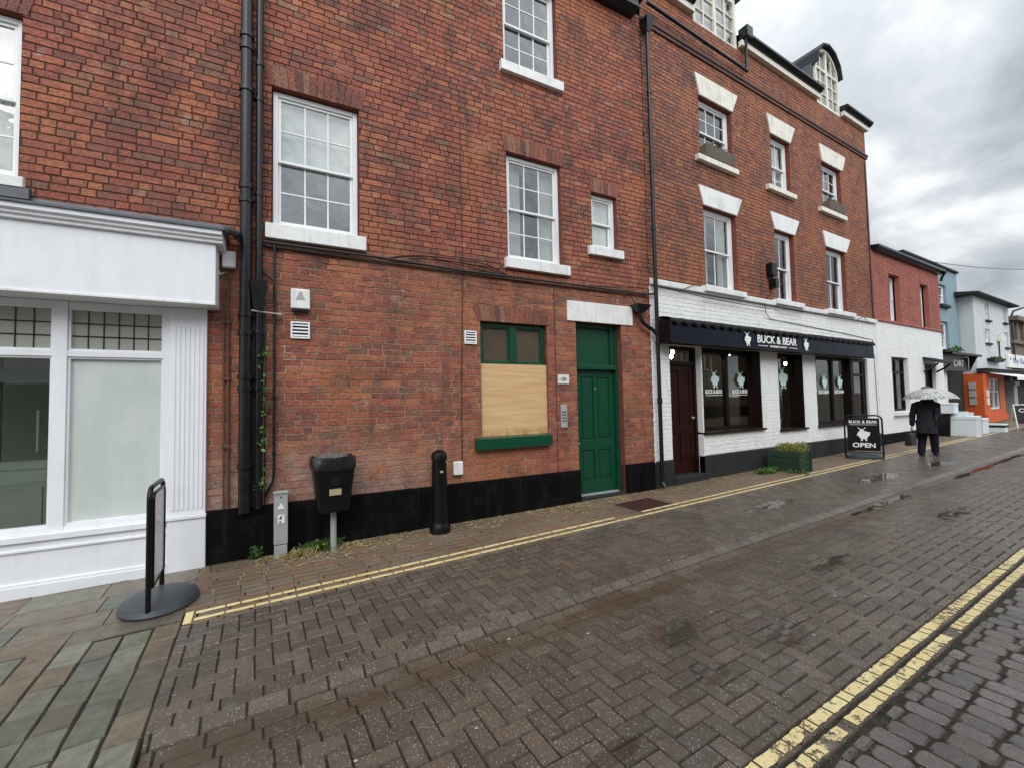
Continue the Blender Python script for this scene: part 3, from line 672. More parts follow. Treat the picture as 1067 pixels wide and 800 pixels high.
# brick return strip left of the pipes
def vent(x0, x1, z0, z1, label, frame=F1):
    mb = MB(); ring(mb, x0, x1, z0, z1, 0.018, -0.028, 0.0)
    n = 4
    for k in range(n):
        z = z0 + 0.018 + (z1 - z0 - 0.036) * (k + 0.5) / n; mb.xprism([(-0.026, z - 0.012), (-0.006, z + 0.004), (-0.006, z + 0.010), (-0.026, z - 0.006)], x0 + 0.018, x1 - 0.018)
    t = thing('wall_vent', label, 'vent', frame, ((x0 + x1) / 2, 0, z0), 'white vents in the brick wall')
    build('louvre', mb, 'upvc', t)
    k = MB(); k.box(x0 + 0.01, x1 - 0.01, -0.005, 0.001, z0 + 0.01, z1 - 0.01); build('backing', k, 'dark', t)
vent(0.04, 0.235, 0.76, 0.95, 'white louvred vent on the brick wall under the alarm box')
vent(2.11, 2.285, 0.79, 0.97, 'white louvred vent beside the boarded window')
t = thing('alarm_box', 'white alarm box with grey triangle on brick wall above a vent', 'alarm', F1, (0.135, 0, 1.06))
k = MB(); k.box(0.04, 0.235, -0.065, 0, 1.09, 1.315); build('cover', k, 'sill', t, bevel=0.012)
k = MB(); k.prism([(0.09, 1.19), (0.185, 1.19), (0.15, 1.28), (0.125, 1.28)], -0.068, -0.064); build('emblem', k, 'galv', t)
k = MB(); k.box(0.055, 0.22, -0.055, 0, 1.058, 1.089); build('strobe_lens', k, 'pipe', t, bevel=0.006)
t = thing('junction_box', 'white junction box with looped cable beside the fascia end', 'junction box', F1, (-0.535, 0, 1.47))
k = MB(); k.box(-0.60, -0.475, -0.075, 0, 1.47, 1.645); build('cover', k, 'sill', t, bevel=0.012)
k = MB(); k.tube([(-0.60, -0.05, 1.62), (-0.64, -0.06, 1.58), (-0.645, -0.06, 1.46), (-0.61, -0.05, 1.39), (-0.58, -0.04, 1.42)], 0.007, 6); build('cable', k, 'sill', t)
single('socket_cover', 'small white wall box low on bricks beside the bollard', 'junction box', MB().box(1.925, 2.055, -0.05, 0.0, -0.93, -0.755), 'sill', F1, (1.99, 0, -0.93), bevel=0.012)
t = thing('house_plaque', 'small white house name plaque left of green door', 'sign', F1, (3.69, 0, 0.26))
k = MB(); k.box(3.59, 3.79, -0.02, -0.002, 0.26, 0.395); build('plate', k, 'sill', t, bevel=0.003)
text_part('lettering', '~28~', 3.69, 0.333, 0.05, 0.15, -0.023, 'cable', t, 0.003)
t = thing('door_intercom', 'grey metal intercom panel beneath the plaque by green door', 'intercom', F1, (3.685, 0, -0.39))
k = MB(); k.box(3.63, 3.74, -0.022, 0, -0.39, -0.05); build('panel', k, 'galv', t, bevel=0.004)
for i in range(3):
    for j in range(4):
        k = MB(); k.box(3.65 + i * 0.028, 3.664 + i * 0.028, -0.028, -0.022, -0.30 + j * 0.045, -0.28 + j * 0.045); build('button', k, 'cable', t)

# ================================================================= LEFT BUILDING (white shopfront)
b0 = thing('corner_shop', 'brick building with empty white shopfront and fluted pilaster, leftmost in the street', 'shop', F1, (-2.2, 0, G(-2)))
HU = [(-3.15, -2.14, 2.08, 3.62)]
w = MB(); brickfield(w, -4.6, -0.42, 1.05, 6.75, HU, 8, detailed=True, phase=0.1, ir=0.003)
brickfield(w, -0.73, -0.42, -1.06, 1.05, [], 9, detailed=True)
panel(w, -4.6, -0.42, 1.05, 6.75, HU, y=0.003); panel(w, -0.73, -0.42, -1.75, 1.05, [], y=0.003)
build('front_wall', w, ['brickA', 'mortarA', 'revealA'], b0)
s_ = MB(); shell(s_, -4.6, -0.42, -1.75, 6.75, 5.0, y0=0.2, rooms=(1.1, 1.8)); build('rear_shell', s_, 'interior', b0)
rf = MB(); rf.add([(-4.6, -0.2, 6.8), (-0.5, -0.2, 6.8), (-0.5, 5, 9.3), (-4.6, 5, 9.3)], [(0, 1, 2, 3)]); build('roof', rf, 'slate', b0)
m = MB(); m.box(-3.2, -2.1, 0.0, 0.10, 3.625, 3.84, 1); arch_bricks(m, -3.2, -2.1, 3.622, 0.235, 15, rg, y=-0.010); build('brick_arch', m, ['brickArch', 'mortarA'], b0)
sash(b0, -3.14, -2.145, 2.10, 3.61, cols=3, curtain=('curtain', 0.35)); 
sillpart(b0, -3.2, -2.09, 2.0, 2.10, -0.05)
# fascia box + cornice
k = MB(); k.box(-4.6, -0.625, -0.30, 0.0, 1.015, 1.62); build('fascia_board', k, 'white', b0, bevel=0.004)
k = MB(); k.box(-4.6, -0.622, -0.312, -0.2995, 1.012, 1.035); build('fascia_bead', k, 'sill', b0, bevel=0.003)
k = MB(); k.xprism([(-0.30, 1.622), (-0.335, 1.63), (-0.335, 1.655), (-0.36, 1.665), (-0.36, 1.69), (-0.39, 1.70), (-0.39, 1.745), (0, 1.745), (0, 1.622)], -4.6, -0.565); build('cornice', k, 'white', b0)
k = MB(); k.xprism([(-0.41, 1.742), (-0.41, 1.762), (-0.02, 1.90), (-0.006, 1.93), (-0.006, 1.747)], -4.6, -0.54)
k.xprism([(-0.05, 1.9), (-0.05, 1.99), (-0.006, 2.02), (-0.006, 1.9)], -2.9, -2.05); build('lead_flashing', k, 'lead', b0)
k = MB(); k.tube([(-0.54, -0.38, 1.76), (-0.50, -0.22, 1.80), (-0.47, -0.10, 1.82), (-0.43, -0.06, 1.80)], [0.03, 0.045, 0.04, 0.05], 8); build('flashing_end', k, 'lead', b0)
# pilaster
k = MB(); k.box(-1.02, -0.725, -0.055, 0.05, -1.05, 1.012); px0, px1 = -0.985, -0.755
build('pilaster', k, 'white', b0, bevel=0.003)
k = MB()
n = 6
for i in range(n + 1):
    x = px0 + (px1 - px0) * i / n; k.tube([(x, -0.056, -0.99), (x, -0.056, 0.82)], 0.011, 6)
build('fluting', k, 'white', b0)
k = MB(); k.box(-1.035, -0.715, -0.085, 0.05, -1.085, -1.052); k.box(-1.03, -0.72, -0.07, 0.05, -1.74, -1.085); build('pilaster_base', k, 'white', b0, bevel=0.004)
# stallriser
k = MB(); k.box(-3.1, -1.03, -0.045, 0.10, -1.74, -1.13); k.box(-3.1, -1.036, -0.07, 0.14, -1.13, -1.075); k.box(-3.1, -1.03, -0.062, 0.0, -1.215, -1.19)
k.box(-3.1, -1.03, -0.062, 0.0, -1.50, -1.475); k.box(-3.1, -1.03, -0.075, 0.0, -1.74, -1.50); build('stallriser', k, 'white', b0, bevel=0.005)
# glazing
k = MB()
for a, b in ((-1.885, -1.785), (-1.085, -1.02), (-3.1, -3.0)): k.box(a, b, -0.02, 0.09, -1.075, 1.012)
for a, b in ((-1.785, -1.085), (-3.0, -1.885)):
    k.box(a, b, -0.015, 0.085, 0.50, 0.555); k.box(a, b, -0.01, 0.085, 0.955, 1.012); k.box(a, b, -0.015, 0.085, -1.075, -1.03)
    ring(k, a, b, -1.03, 0.50, 0.018, 0.0, 0.07); ring(k, a, b, 0.555, 0.955, 0.018, 0.0, 0.07)
sw = build('shop_window', k, 'white', b0, bevel=0.003)
k = MB(); k.box(-1.78, -1.09, 0.035, 0.04, -1.02, 0.49); build('whitewashed_pane', k, 'frost', sw)
k = MB(); k.box(-2.99, -1.89, 0.035, 0.04, -1.02, 0.49); build('clear_pane', k, 'glassS', sw)
k = MB(); k.box(-1.78, -1.09, 0.035, 0.04, 0.565, 0.945); k.box(-2.99, -1.89, 0.035, 0.04, 0.565, 0.945); build('obscured_pane', k, 'leadglass', sw)
k = MB()
for a, b, n in ((-1.767, -1.103, 6), (-2.98, -1.905, 9)):
    for i in range(1, n): x = a + (b - a) * i / n; k.tube([(x, 0.03, 0.575), (x, 0.03, 0.937)], 0.005, 5)
    for i in (1, 2): z = 0.575 + 0.362 * i / 3; k.tube([(a, 0.028, z), (b, 0.028, z)], 0.005, 5)
build('lead_came', k, 'pipe', sw)
# interior porch seen through the clear pane
k = MB(); k.box(-2.06, -2.0, 0.5, 0.56, -1.6, 1.05); k.box(-2.42, -2.06, 0.5, 0.56, -0.55, -0.47); k.box(-2.42, -2.06, 0.5, 0.56, 0.30, 0.42); k.box(-2.5, -2.42, 0.5, 0.56, -1.6, 1.05)
k.box(-2.42, -2.06, 0.51, 0.55, -1.58, -0.55); k.box(-2.37, -2.11, 0.495, 0.51, -1.2, -0.72)
ip = build('entrance_door', k, 'interior', b0, bevel=0.004)
k = MB(); k.box(-2.42, -2.06, 0.525, 0.53, -0.47, 0.30); build('door_glass', k, 'glassS', ip)
k = MB(); k.tube([(-2.13, 0.44, -0.38), (-2.13, 0.44, 0.02)], 0.012, 8); k.tube([(-2.13, 0.44, -0.33), (-2.13, 0.5, -0.33)], 0.009, 6); k.tube([(-2.13, 0.44, -0.03), (-2.13, 0.5, -0.03)], 0.009, 6); build('door_handle', k, 'galv', ip)
k = MB(); k.box(-1.90, -1.05, 0.25, 0.29, -1.6, 1.0); k.box(-4.5, -1.9, 0.2, 2.5, -1.62, -1.60); k.box(-4.5, -1.9, 1.5, 1.55, -1.6, 1.05); k.box(-1.93, -1.89, 0.30, 1.6, -1.6, 1.05); build('partition_and_bounce_wall', k, 'interior', b0)  # partition, floor, and a pale rear wall added to bounce daylight inside

# ================================================================= BUILDING 2 (barber)
b2 = thing('barber_building', 'three-storey brick building with white painted ground floor and dormers above the barber shop', 'building', F2, (10, 0, G(10)))
HB = [(7.33, 8.38, 4.62, 5.86), (9.83, 10.63, 4.60, 5.86), (12.13, 13.13, 4.62, 5.86),
      (7.35, 8.39, 2.07, 3.69), (9.82, 10.62, 2.07, 3.69), (12.13, 13.15, 2.07, 3.69),
      (7.25, 8.72, 7.33, 8.2), (12.08, 13.3, 7.36, 8.2)]
HG = [(6.24, 7.10, -1.9, 0.95, 0.16), (7.13, 9.05, -0.63, 0.95, 0.24), (9.71, 10.76, -0.70, 0.95, 0.24), (11.34, 13.14, -0.69, 0.95, 0.24), (13.14, 14.11, -1.9, 0.95, 0.2)]
w = MB(); brickfield(w, 5.79, 14.74, 2.08, 7.42, [h for h in HB], 21, phase=0.05, detailed=False, joint=0.0065)
panel(w, 5.79, 14.74, 1.95, 7.42, HB, y=0.003)
build('upper_wall', w, ['brickB', 'mortarB', 'revealA'], b2)
w = MB(); brickfield(w, 5.79, 14.74, -1.08, 1.95, HG, 22, yf=-0.006, joint=0.012)
panel(w, 5.79, 14.74, -1.75, 1.95, HG, y=0.000, rmi=1); build('painted_wall', w, ['wbrick', 'wbrick'], b2)
s_ = MB(); shell(s_, 5.79, 14.74, -1.75, 7.4, 5.0, y0=0.25, rooms=(1.7, 4.4)); build('rear_shell', s_, 'shopint', b2)
k = MB(); k.add([(14.745, -0.002, -1.75), (14.745, 5, -1.75), (14.745, 5, 7.45), (14.745, -0.002, 7.45)], [(0, 1, 2, 3)]); build('gable_wall', k, 'sidebrick', b2)
rf = MB(); rz = lambda y: 7.6 + (y + .1) * 2 / 3.1
for a, b, ya in ((5.79, 7.24, -.1), (7.24, 8.75, 2.1), (8.75, 12.04, -.1), (12.04, 13.34, 2.1), (13.34, 14.9, -.1)): rf.add([(a, ya, rz(ya)), (b, ya, rz(ya)), (b, 3, 9.6), (a, 3, 9.6)], [(0, 1, 2, 3)])
rf.add([(14.9, 3, 9.6), (5.79, 3, 9.6), (5.79, 6, 7.6), (14.9, 6, 7.6)], [(0, 1, 2, 3)]); rf.add([(14.9, -0.1, 7.6), (14.9, 3, 9.6), (14.9, 6, 7.6)], [(0, 1, 2)]); rf.add([(5.79, -0.1, 7.6), (5.79, 3, 9.6), (5.79, 6, 7.6)], [(0, 1, 2)]); build('roof', rf, 'slate', b2)
# string courses
k = MB(); k.box(5.79, 14.77, -0.035, 0, 6.60, 6.66); k.box(5.79, 14.78, -0.055, 0, 6.662, 6.715); build('string_course', k, 'brickS', b2, bevel=0.006)
k = MB(); k.tube([(5.85, -0.10, 6.95), (8.85, -0.10, 6.86)], 0.03, 10); k.tube([(8.86, -0.10, 6.84), (8.87, -0.10, 7.50), (8.84, -0.12, 7.60)], 0.033, 10); k.box(8.78, 8.98, -0.2, 0.0, 7.56, 7.78); build('gutter_pipe', k, 'pipe', b2)
for a, b in ((5.79, 7.22), (8.76, 12.06), (13.34, 14.80)): k = MB(); k.box(a, b, -0.09, 0.0, 7.40, 7.52); build('eaves_fascia', k, 'cream', b2, bevel=0.005)
for a, b in ((5.79, 7.18), (8.92, 12.08), (13.32, 14.88)): k = MB(); k.xprism([(-0.19, 7.59), (-0.19, 7.64), (0.0, 7.67), (0.0, 7.522), (-0.12, 7.522)], a, b); build('gutter', k, 'pipe', b2, bevel=0.008)
# ledge
k = MB(); k.xprism([(-0.07, 1.96), (-0.075, 2.05), (0.0, 2.085), (0.0, 1.96)], 5.79, 14.74); build('ledge', k, 'sill', b2, bevel=0.006)
for x0, x1 in ((7.19, 8.47), (9.62, 10.74), (11.92, 13.3)):
    sillpart(b2, x0, x1, 1.99, 2.10, -0.13)
for (a0, a1, c0, c1, zt, zb, mt) in ((7.22, 8.61, 7.35, 8.41, 6.27, 5.862, 'cream'), (9.69, 10.88, 9.82, 10.65, 6.28, 5.862, 'cream'), (12.03, 13.42, 12.13, 13.22, 6.28, 5.862, 'cream'), (7.21, 8.61, 7.35, 8.41, 4.06, 3.692, 'sill'), (9.67, 10.88, 9.82, 10.65, 4.06, 3.692, 'sill'), (11.99, 13.45, 12.12, 13.2, 4.07, 3.692, 'sill')):
    k = MB(); k.prism([(c0, zb), (c1, zb), (a1, zt), (a0, zt)], -0.03, 0.1); build('stone_lintel', k, mt, b2, bevel=0.006)
for x0, x1 in ((7.17, 8.45), (9.56, 10.70), (11.86, 13.2)): sillpart(b2, x0, x1, 4.52, 4.63, -0.09, 'cream')
sash(b2, 7.34, 8.37, 4.64, 5.85, y=0.09, cols=3, rt=2, rb=1, fw=0.06); sash(b2, 9.84, 10.62, 4.61, 5.85, y=0.09, cols=2, rt=1, rb=2, fw=0.06, curtain=('curtain', 0.4)); sash(b2, 12.14, 13.12, 4.64, 5.85, y=0.09, cols=3, rt=2, rb=1, fw=0.06)
sash(b2, 7.36, 8.38, 2.10, 3.68, y=0.09, cols=2, rt=1, rb=1, fw=0.07, curtain=('curtain', 0.3)); sash(b2, 9.83, 10.61, 2.10, 3.68, y=0.09, cols=2, rt=1, rb=1, fw=0.07); sash(b2, 12.14, 13.14, 2.10, 3.68, y=0.09, cols=2, rt=1, rb=1, fw=0.07)
# dormers
def dormer(x0, x1, z0, zs, za):
    cx = (x0 + x1) / 2; r = (x1 - x0) / 2
    def arc(rr, n=14, zc=zs, k=1.0): return [(cx - rr * math.cos(math.pi * i / n), zc + (za - zs) * (rr / r) * k * math.sin(math.pi * i / n)) for i in range(n + 1)]
    outer = [(x1, z0)] + [] ; ou = [(x0, z0)] + arc(r) + [(x1, z0)]; inn = [(x0 + .07, z0 + .06)] + arc(r - .07) + [(x1 - .07, z0 + .06)]
    k = MB(); n = len(ou); y0, y1 = 0.0, 0.09
    vs = [(a, y0, b) for a, b in ou] + [(a, y0, b) for a, b in inn] + [(a, y1, b) for a, b in ou] + [(a, y1, b) for a, b in inn]
    fs = []
    for i in range(n):
        j = (i + 1) % n; fs += [(i, j, n + j, n + i), (2 * n + i, 3 * n + i, 3 * n + j, 2 * n + j), (i, 2 * n + i, 2 * n + j, j), (n + i, n + j, 3 * n + j, 3 * n + i)]
    k.add(vs, fs); k.box(cx - .04, cx + .04, 0.01, 0.08, z0 + .06, za - 0.06); k.box(x0 + .07, x1 - .07, 0.012, 0.078, zs - .03, zs + .03)
    for sx in (-1, 1):
        xm = cx + sx * r * 0.5; k.box(xm - .014, xm + .014, 0.02, 0.07, z0 + .06, zs + (za - zs) * 0.78)
    for i in (1, 2): z = z0 + .06 + (zs - z0 - .09) * i / 3; k.box(x0 + .07, cx - .04, 0.022, 0.068, z - .012, z + .012); k.box(cx + .04, x1 - .07, 0.022, 0.068, z - .012, z + .012)
    d = build('dormer_window', k, 'cream', b2)
    g = MB(); g.add([(a, 0.045, b) for a, b in inn], [tuple(range(len(inn)))]); build('glass', g, 'glassU', d)
    g = MB(); g.add([(a, 0.12, b) for a, b in inn], [tuple(range(len(inn)))]); build('blind_or_sky_sheet', g, 'curtain', d)  # pale sheet hides the reveal and imitates sky reflected in the panes
    ro = arc(r + 0.05, n=6, k=1.07); ri = arc(r + 0.02, n=6, k=1.04); n = len(ro)
    hood = MB(); ya, yb = -0.10, 2.2
    vs = [(a, ya, b) for a, b in ro] + [(a, ya, b) for a, b in ri] + [(a, yb, b) for a, b in ro] + [(a, yb, b) for a, b in ri]; fs = []
    for i in range(n - 1): fs += [(i, i + 1, n + i + 1, n + i), (i, 2 * n + i, 2 * n + i + 1, i + 1), (n + i, n + i + 1, 3 * n + i + 1, 3 * n + i)]
    fs += [(0, n, 3 * n, 2 * n), (n - 1, 3 * n - 1, 4 * n - 1, 2 * n - 1)]
    hood.add(vs, fs); build('hood', hood, 'slate', d)
    for xa, xb in ((x0 - .05, x0 - .002), (x1 + .002, x1 + .05)): ck = MB(); ck.box(xa, xb, 0.05, 2.2, z0, zs + 0.05); build('cheek', ck, 'lead', d)
dormer(7.28, 8.70, 7.30, 8.35, 9.05); dormer(12.08, 13.30, 7.37, 8.35, 8.95)
def gz2(x): return G(x, 5)
for a, b, n_ in ((5.80, 6.24, 2), (7.10, 13.14, 10), (14.11, 14.74, 2)): pl = MB(); plinth(pl, a, b, -1.06, -0.03, n_, gz2); build('plinth', pl, 'greyp', b2)
# red door
dd = MB(); dd.box(6.25, 6.30, 0.10, 0.2, -1.40, 0.95); dd.box(7.03, 7.09, 0.10, 0.2, -1.40, 0.95); dd.box(6.30, 7.03, 0.10, 0.2, 0.89, 0.95); dd.box(6.30, 7.03, 0.09, 0.2, 0.61, 0.68)
do = build('shop_door', dd, 'darkwood', b2, bevel=0.004)
k = MB(); ring(k, 6.30, 7.03, -1.33, 0.61, 0.10, 0.13, 0.17, 0.18); k.box(6.40, 6.93, 0.145, 0.165, -1.15, 0.51); k.box(6.40, 6.93, 0.13, 0.17, -0.62, -0.50); k.box(6.63, 6.70, 0.13, 0.17, -1.15, -0.62); k.box(6.63, 6.70, 0.13, 0.17, -0.50, 0.51); build('door_leaf', k, 'redwood', do, bevel=0.004)
k = MB(); k.box(6.30, 7.03, 0.15, 0.155, 0.68, 0.89); build('transom_glass', k, 'glassS', do)
k = MB(); k.tube([(6.97, 0.13, -0.35), (6.97, 0.09, -0.35)], 0.022, 10); build('knob', k, 'galv', do)
k = MB(); k.box(6.22, 7.12, -0.06, 0.2, -1.8, -1.36); build('doorstep', k, 'greyp', b2, bevel=0.01)
# emblem: antlered standing figure drawn as simple flat silhouette
def emblem(x, z, h, y, mat, parent):
    s = h; k = MB(); x -= 0
    body = [(-.22, .30), (-.30, .50), (-.24, .66), (-.08, .74), (.14, .70), (.32, .58), (.30, .40), (.20, .30), (.18, .16), (-.16, .16)]
    k.prism([(x + a * s * 1.2, z + b * s) for a, b in body], y, y + 0.004)
    for pts in ([(-.08, .18), (0, .18), (-.06, .0), (-.16, .0)], [(.02, .18), (.10, .18), (.20, .0), (.10, .0)], [(-.14, .68), (.02, .69), (.02, .84), (-.08, .88), (-.18, .80)],
                [(-.16, .83), (-.13, .86), (-.26, 1.0), (-.28, .97)], [(.0, .86), (.03, .84), (.14, .99), (.10, 1.0)], [(-.24, .50), (-.18, .44), (-.30, .36), (-.34, .42)], [(.20, .58), (.26, .50), (.34, .62), (.30, .66)]):
        k.prism([(x + a * s * 1.2, z + b * s) for a, b in pts], y - 0.002, y + 0.002)
    return build('emblem', k, mat, parent)
def shopwin(x0, x1, z0, z1, mull, name='shop_window', y=0.20):
    k = MB(); ring(k, x0, x1, z0, z1, 0.055, y, y + 0.07, 0.07)
    for m_ in mull: k.box(m_ - .04, m_ + .04, y - 0.01, y + 0.07, z0 + .07, z1 - .055)
    # dark wooden linings of the recess
    k.box(x1 - .012, x1 - .002, -0.005, y, z0, z1); k.box(x0 + .002, x0 + .012, -0.005, y, z0, z1); k.box(x0 + .012, x1 - .012, 0.0, y, z1 - .012, z1 - .002)
    edges = [x0 + .055] + [q for m_ in mull for q in (m_ - .04, m_ + .04)] + [x1 - .055]
    for a, b in zip(edges[::2], edges[1::2]):   # spandrels rounding the pane heads
        r_ = min(0.16, (b - a) / 2)
        for sx, xc in ((1, a), (-1, b)):
            pts = [(xc, z1 - .055), (xc, z1 - .055 - r_)] + [(xc + sx * r_ * (1 - math.cos(t)), z1 - .055 - r_ + r_ * math.sin(t)) for t in [math.pi / 2 * i / 6 for i in range(1, 7)]]
            k.prism(pts if sx < 0 else pts[::-1], y + 0.005, y + 0.06)
    o = build(name, k, 'darkwood', b2)
    g = MB(); g.box(x0 + .03, x1 - .03, y + 0.03, y + 0.035, z0 + .03, z1 - .03); build('glass', g, 'glassS', o)
    s = MB(); s.xprism([(-0.06, z0 - .045), (y, z0 - .045), (y, z0 + .01), (-0.06, z0 - .008)], x0 - .04, x1 + .06); build('window_sill', s, 'darkwood', o, bevel=0.005)
    return o
o = shopwin(7.14, 9.04, -0.62, 0.94, (8.18,))
for cx in (7.79, 8.66): emblem(cx, 0.20, 0.34, 0.19, 'decal', o); text_part('lettering', 'BUCK & BEAR', cx, 0.13, 0.085, 0.54, 0.222, 'lettering', o, 0.003, 0.03); k = MB(); k.box(cx - .26, cx + .26, 0.221, 0.224, 0.052, 0.062); build('underline', k, 'lettering', o)
o = shopwin(9.72, 10.75, -0.69, 0.94, ()); emblem(10.33, 0.18, 0.50, 0.215, 'decal', o)
o = shopwin(11.35, 13.13, -0.68, 0.94, (12.36,), y=0.09)
for cx in (11.95, 12.74): emblem(cx, 0.18, 0.34, 0.085, 'decal', o); text_part('lettering', 'BUCK & BEAR', cx, 0.10, 0.08, 0.5, 0.112, 'lettering', o, 0.003, 0.03)
k = MB(); ring(k, 13.15, 14.10, -1.36, 0.94, 0.07, 0.04, 0.14); k.box(13.22, 13.42, 0.05, 0.12, -1.29, .87); k.box(13.93, 14.03, 0.05, 0.12, -1.29, .87); k.box(13.42, 13.93, 0.05, 0.12, -1.29, -.5); k.box(13.42, 13.93, 0.05, 0.12, .5, .56)
o = build('side_door', k, 'darkwood', b2, bevel=0.004); k = MB(); k.box(13.4, 13.95, 0.08, 0.085, -.5, .87); build('glass', k, 'glassS', o)
# barber interior: counter + mirrors on the back wall
k = MB(); k.box(7.3, 12.8, 2.2, 2.6, -1.4, -0.55); k.box(7.3, 12.8, 2.75, 2.8, -0.2, 0.9); k.box(5.9, 14.6, 0.26, 2.8, -1.42, -1.38); k.box(5.9, 14.6, 2.9, 2.95, -1.4, 1.6); k.box(5.9, 14.6, 0.26, 2.9, 1.25, 1.28); build('shop_fitting', k, 'shopint', b2)
k = MB(); k.box(6.0, 14.5, 2.86, 2.89, -1.38, -0.25); build('dado_panelling', k, 'darkwood', b2)
for x in (8.8, 10.4, 12.2, 13.3): k = MB(); ring(k, x - .25, x + .25, 0.0, 0.75, .04, 2.82, 2.85); k.box(x - .21, x + .21, 2.835, 2.85, .04, .71); build('wall_picture', k, 'darkwood', b2)
k = MB(); k.box(8.2, 8.9, .6, .9, -.75, -.70); k.box(8.25, 8.3, .65, .85, -1.38, -.75); k.box(8.8, 8.85, .65, .85, -1.38, -.75); build('side_table', k, 'galv', b2)
k = MB()
for x in (8.0, 9.6, 11.2): k.box(x - .4, x + .4, 2.72, 2.74, -0.1, 0.75)
build('mirror', k, plain and 'galv', b2)
def bchair(x, label):
    t = thing('barber_chair', label, 'barber chair', F2, (x, 1.2, -1.38), 'barber chairs')
    k = MB(); k.box(x - .25, x + .25, 0.95, 1.4, -0.95, -0.83); build('seat', k, 'plastic', t, bevel=0.02)
    k = MB(); k.box(x - .24, x + .24, 1.36, 1.44, -0.80, -0.25); build('backrest', k, 'plastic', t, bevel=0.02)
    k = MB(); k.lathe([(0.22, -1.38), (0.2, -1.34), (0.05, -1.30), (0.05, -0.96)], x, 1.18); build('pedestal', k, 'galv', t)
    k = MB(); k.box(x - .31, x - .27, 0.98, 1.4, -0.72, -0.68); k.box(x + .27, x + .31, 0.98, 1.4, -0.72, -0.68); build('armrest', k, 'galv', t, bevel=0.008)
bchair(7.85, 'black barber chair behind the shop window nearest the oxblood door'); bchair(8.8, 'black barber chair behind the right half of the large shop window')
for (x, y, z, lb) in ((7.20, 0.7, 0.93, 'glowing bulb seen through the glass above the oxblood door'), (9.26, 0.8, 1.0, 'glowing bulb at the top of the large barber shop window'), (11.8, 0.9, 0.84, 'glowing bulb at the top of the narrow middle shop window'), (7.28, 0.8, 0.85, 'lower glowing bulb seen through the glass above the oxblood door')):
    t = thing('hanging_lamp', lb, 'lamp', F2, (x, y, 1.24), 'hanging lamps')
    k = MB(); k.tube([(x, y, 1.25), (x, y, z + .04)], 0.004, 5); build('cord', k, 'cable', t)
    k = MB(); k.lathe([(0.005, z - .04), (0.026, z - .025), (0.036, z), (0.026, z + .03), (0.012, z + .05)], x, y, 12); build('bulb', k, 'warmlamp', t)
# wires on white wall
k = MB()
k.tube(sag((5.8, -.08, 1.93), (9.4, -.08, 1.86), 0.03), 0.008, 5); k.tube([(9.62, -.03, 2.5), (9.5, -.03, 2.2), (9.2, -.06, 1.98), (9.25, -.06, 1.75), (9.5, -.02, 1.66), (12.5, -.015, 1.58), (14.5, -.015, 1.50), (14.55, -.015, 0.8), (14.6, -.015, -1.0)], 0.007, 5)
k.tube([(9.6, -.08, 1.95), (9.9, -.1, 1.9), (10.7, -.1, 1.9), (10.9, -.03, 2.0)], 0.006, 5)
k.tube([(6.5, -.08, 1.92), (7.0, -.09, 2.12), (7.15, -.08, 2.10)], 0.006, 5); k.tube([(13.4, -.08, 1.92), (13.8, -.09, 2.08), (14.2, -.08, 1.9)], 0.006, 5)
k.tube([(14.62, -.02, 6.5), (14.62, -.02, 2.1)], 0.014, 6)
build('wall_cable', k, 'cable', b2)
t = thing('security_light', 'black security floodlight with dangling wires on brick between first floor windows', 'light', F2, (9.55, 0, 2.5))
k = MB(); k.box(9.42, 9.62, -0.14, 0, 2.58, 2.86); build('housing', k, 'plastic', t, bevel=0.015)
k = MB(); k.box(9.50, 9.62, -0.16, 0, 2.32, 2.52); k.tube([(9.55, -.06, 2.6), (9.55, -.06, 2.4)], 0.02, 8); build('bracket', k, 'plastic', t, bevel=0.01)
# window boxes
def leaves(mb, cx, cy, cz, rx, ry, rz, n, size, rng, flat=0.5):
    for _ in range(n):
        while True:
            a, b, c = rng.uniform(-1, 1), rng.uniform(-1, 1), rng.uniform(-1, 1)
            if a * a + b * b + c * c < 1: break
        p = Vector((cx + a * rx, cy + b * ry, cz + c * rz)); s = size * rng.uniform(0.6, 1.4)
        d = Vector((rng.uniform(-1, 1), rng.uniform(-1, 1), rng.uniform(-.6, 1))).normalized(); e = d.orthogonal().normalized()
        e = (Matrix.Rotation(rng.uniform(0, 6.28), 3, d) @ e)
        mb.add([p, p + d * s * .5 + e * s * .28, p + d * s, p + d * s * .5 - e * s * .28], [(0, 1, 2, 3)])
def wbox(x0, x1, label):
    t = thing('window_box', label, 'planter', F2, ((x0 + x1) / 2, -0.05, 4.64), 'window boxes on the top floor sills')
    k = MB(); k.add([(x0, -.14, 4.84), (x1, -.14, 4.84), (x1, 0.05, 4.84), (x0, 0.05, 4.84), (x0 + .03, -.09, 4.645), (x1 - .03, -.09, 4.645), (x1 - .03, 0.05, 4.645), (x0 + .03, 0.05, 4.645)], [(0, 1, 2, 3), (4, 7, 6, 5), (0, 4, 5, 1), (1, 5, 6, 2), (2, 6, 7, 3), (3, 7, 4, 0)]); build('trough', k, 'brown', t)
    k = MB(); leaves(k, (x0 + x1) / 2, -.05, 4.87, (x1 - x0) / 2.1, .07, .05, 160, .05, random.Random(x0)); build('foliage', k, 'leaf', t)
wbox(7.33, 8.3, 'weathered window box on the top floor sill nearest the downpipe'); wbox(12.2, 13.1, 'weathered window box on the furthest top floor sill')
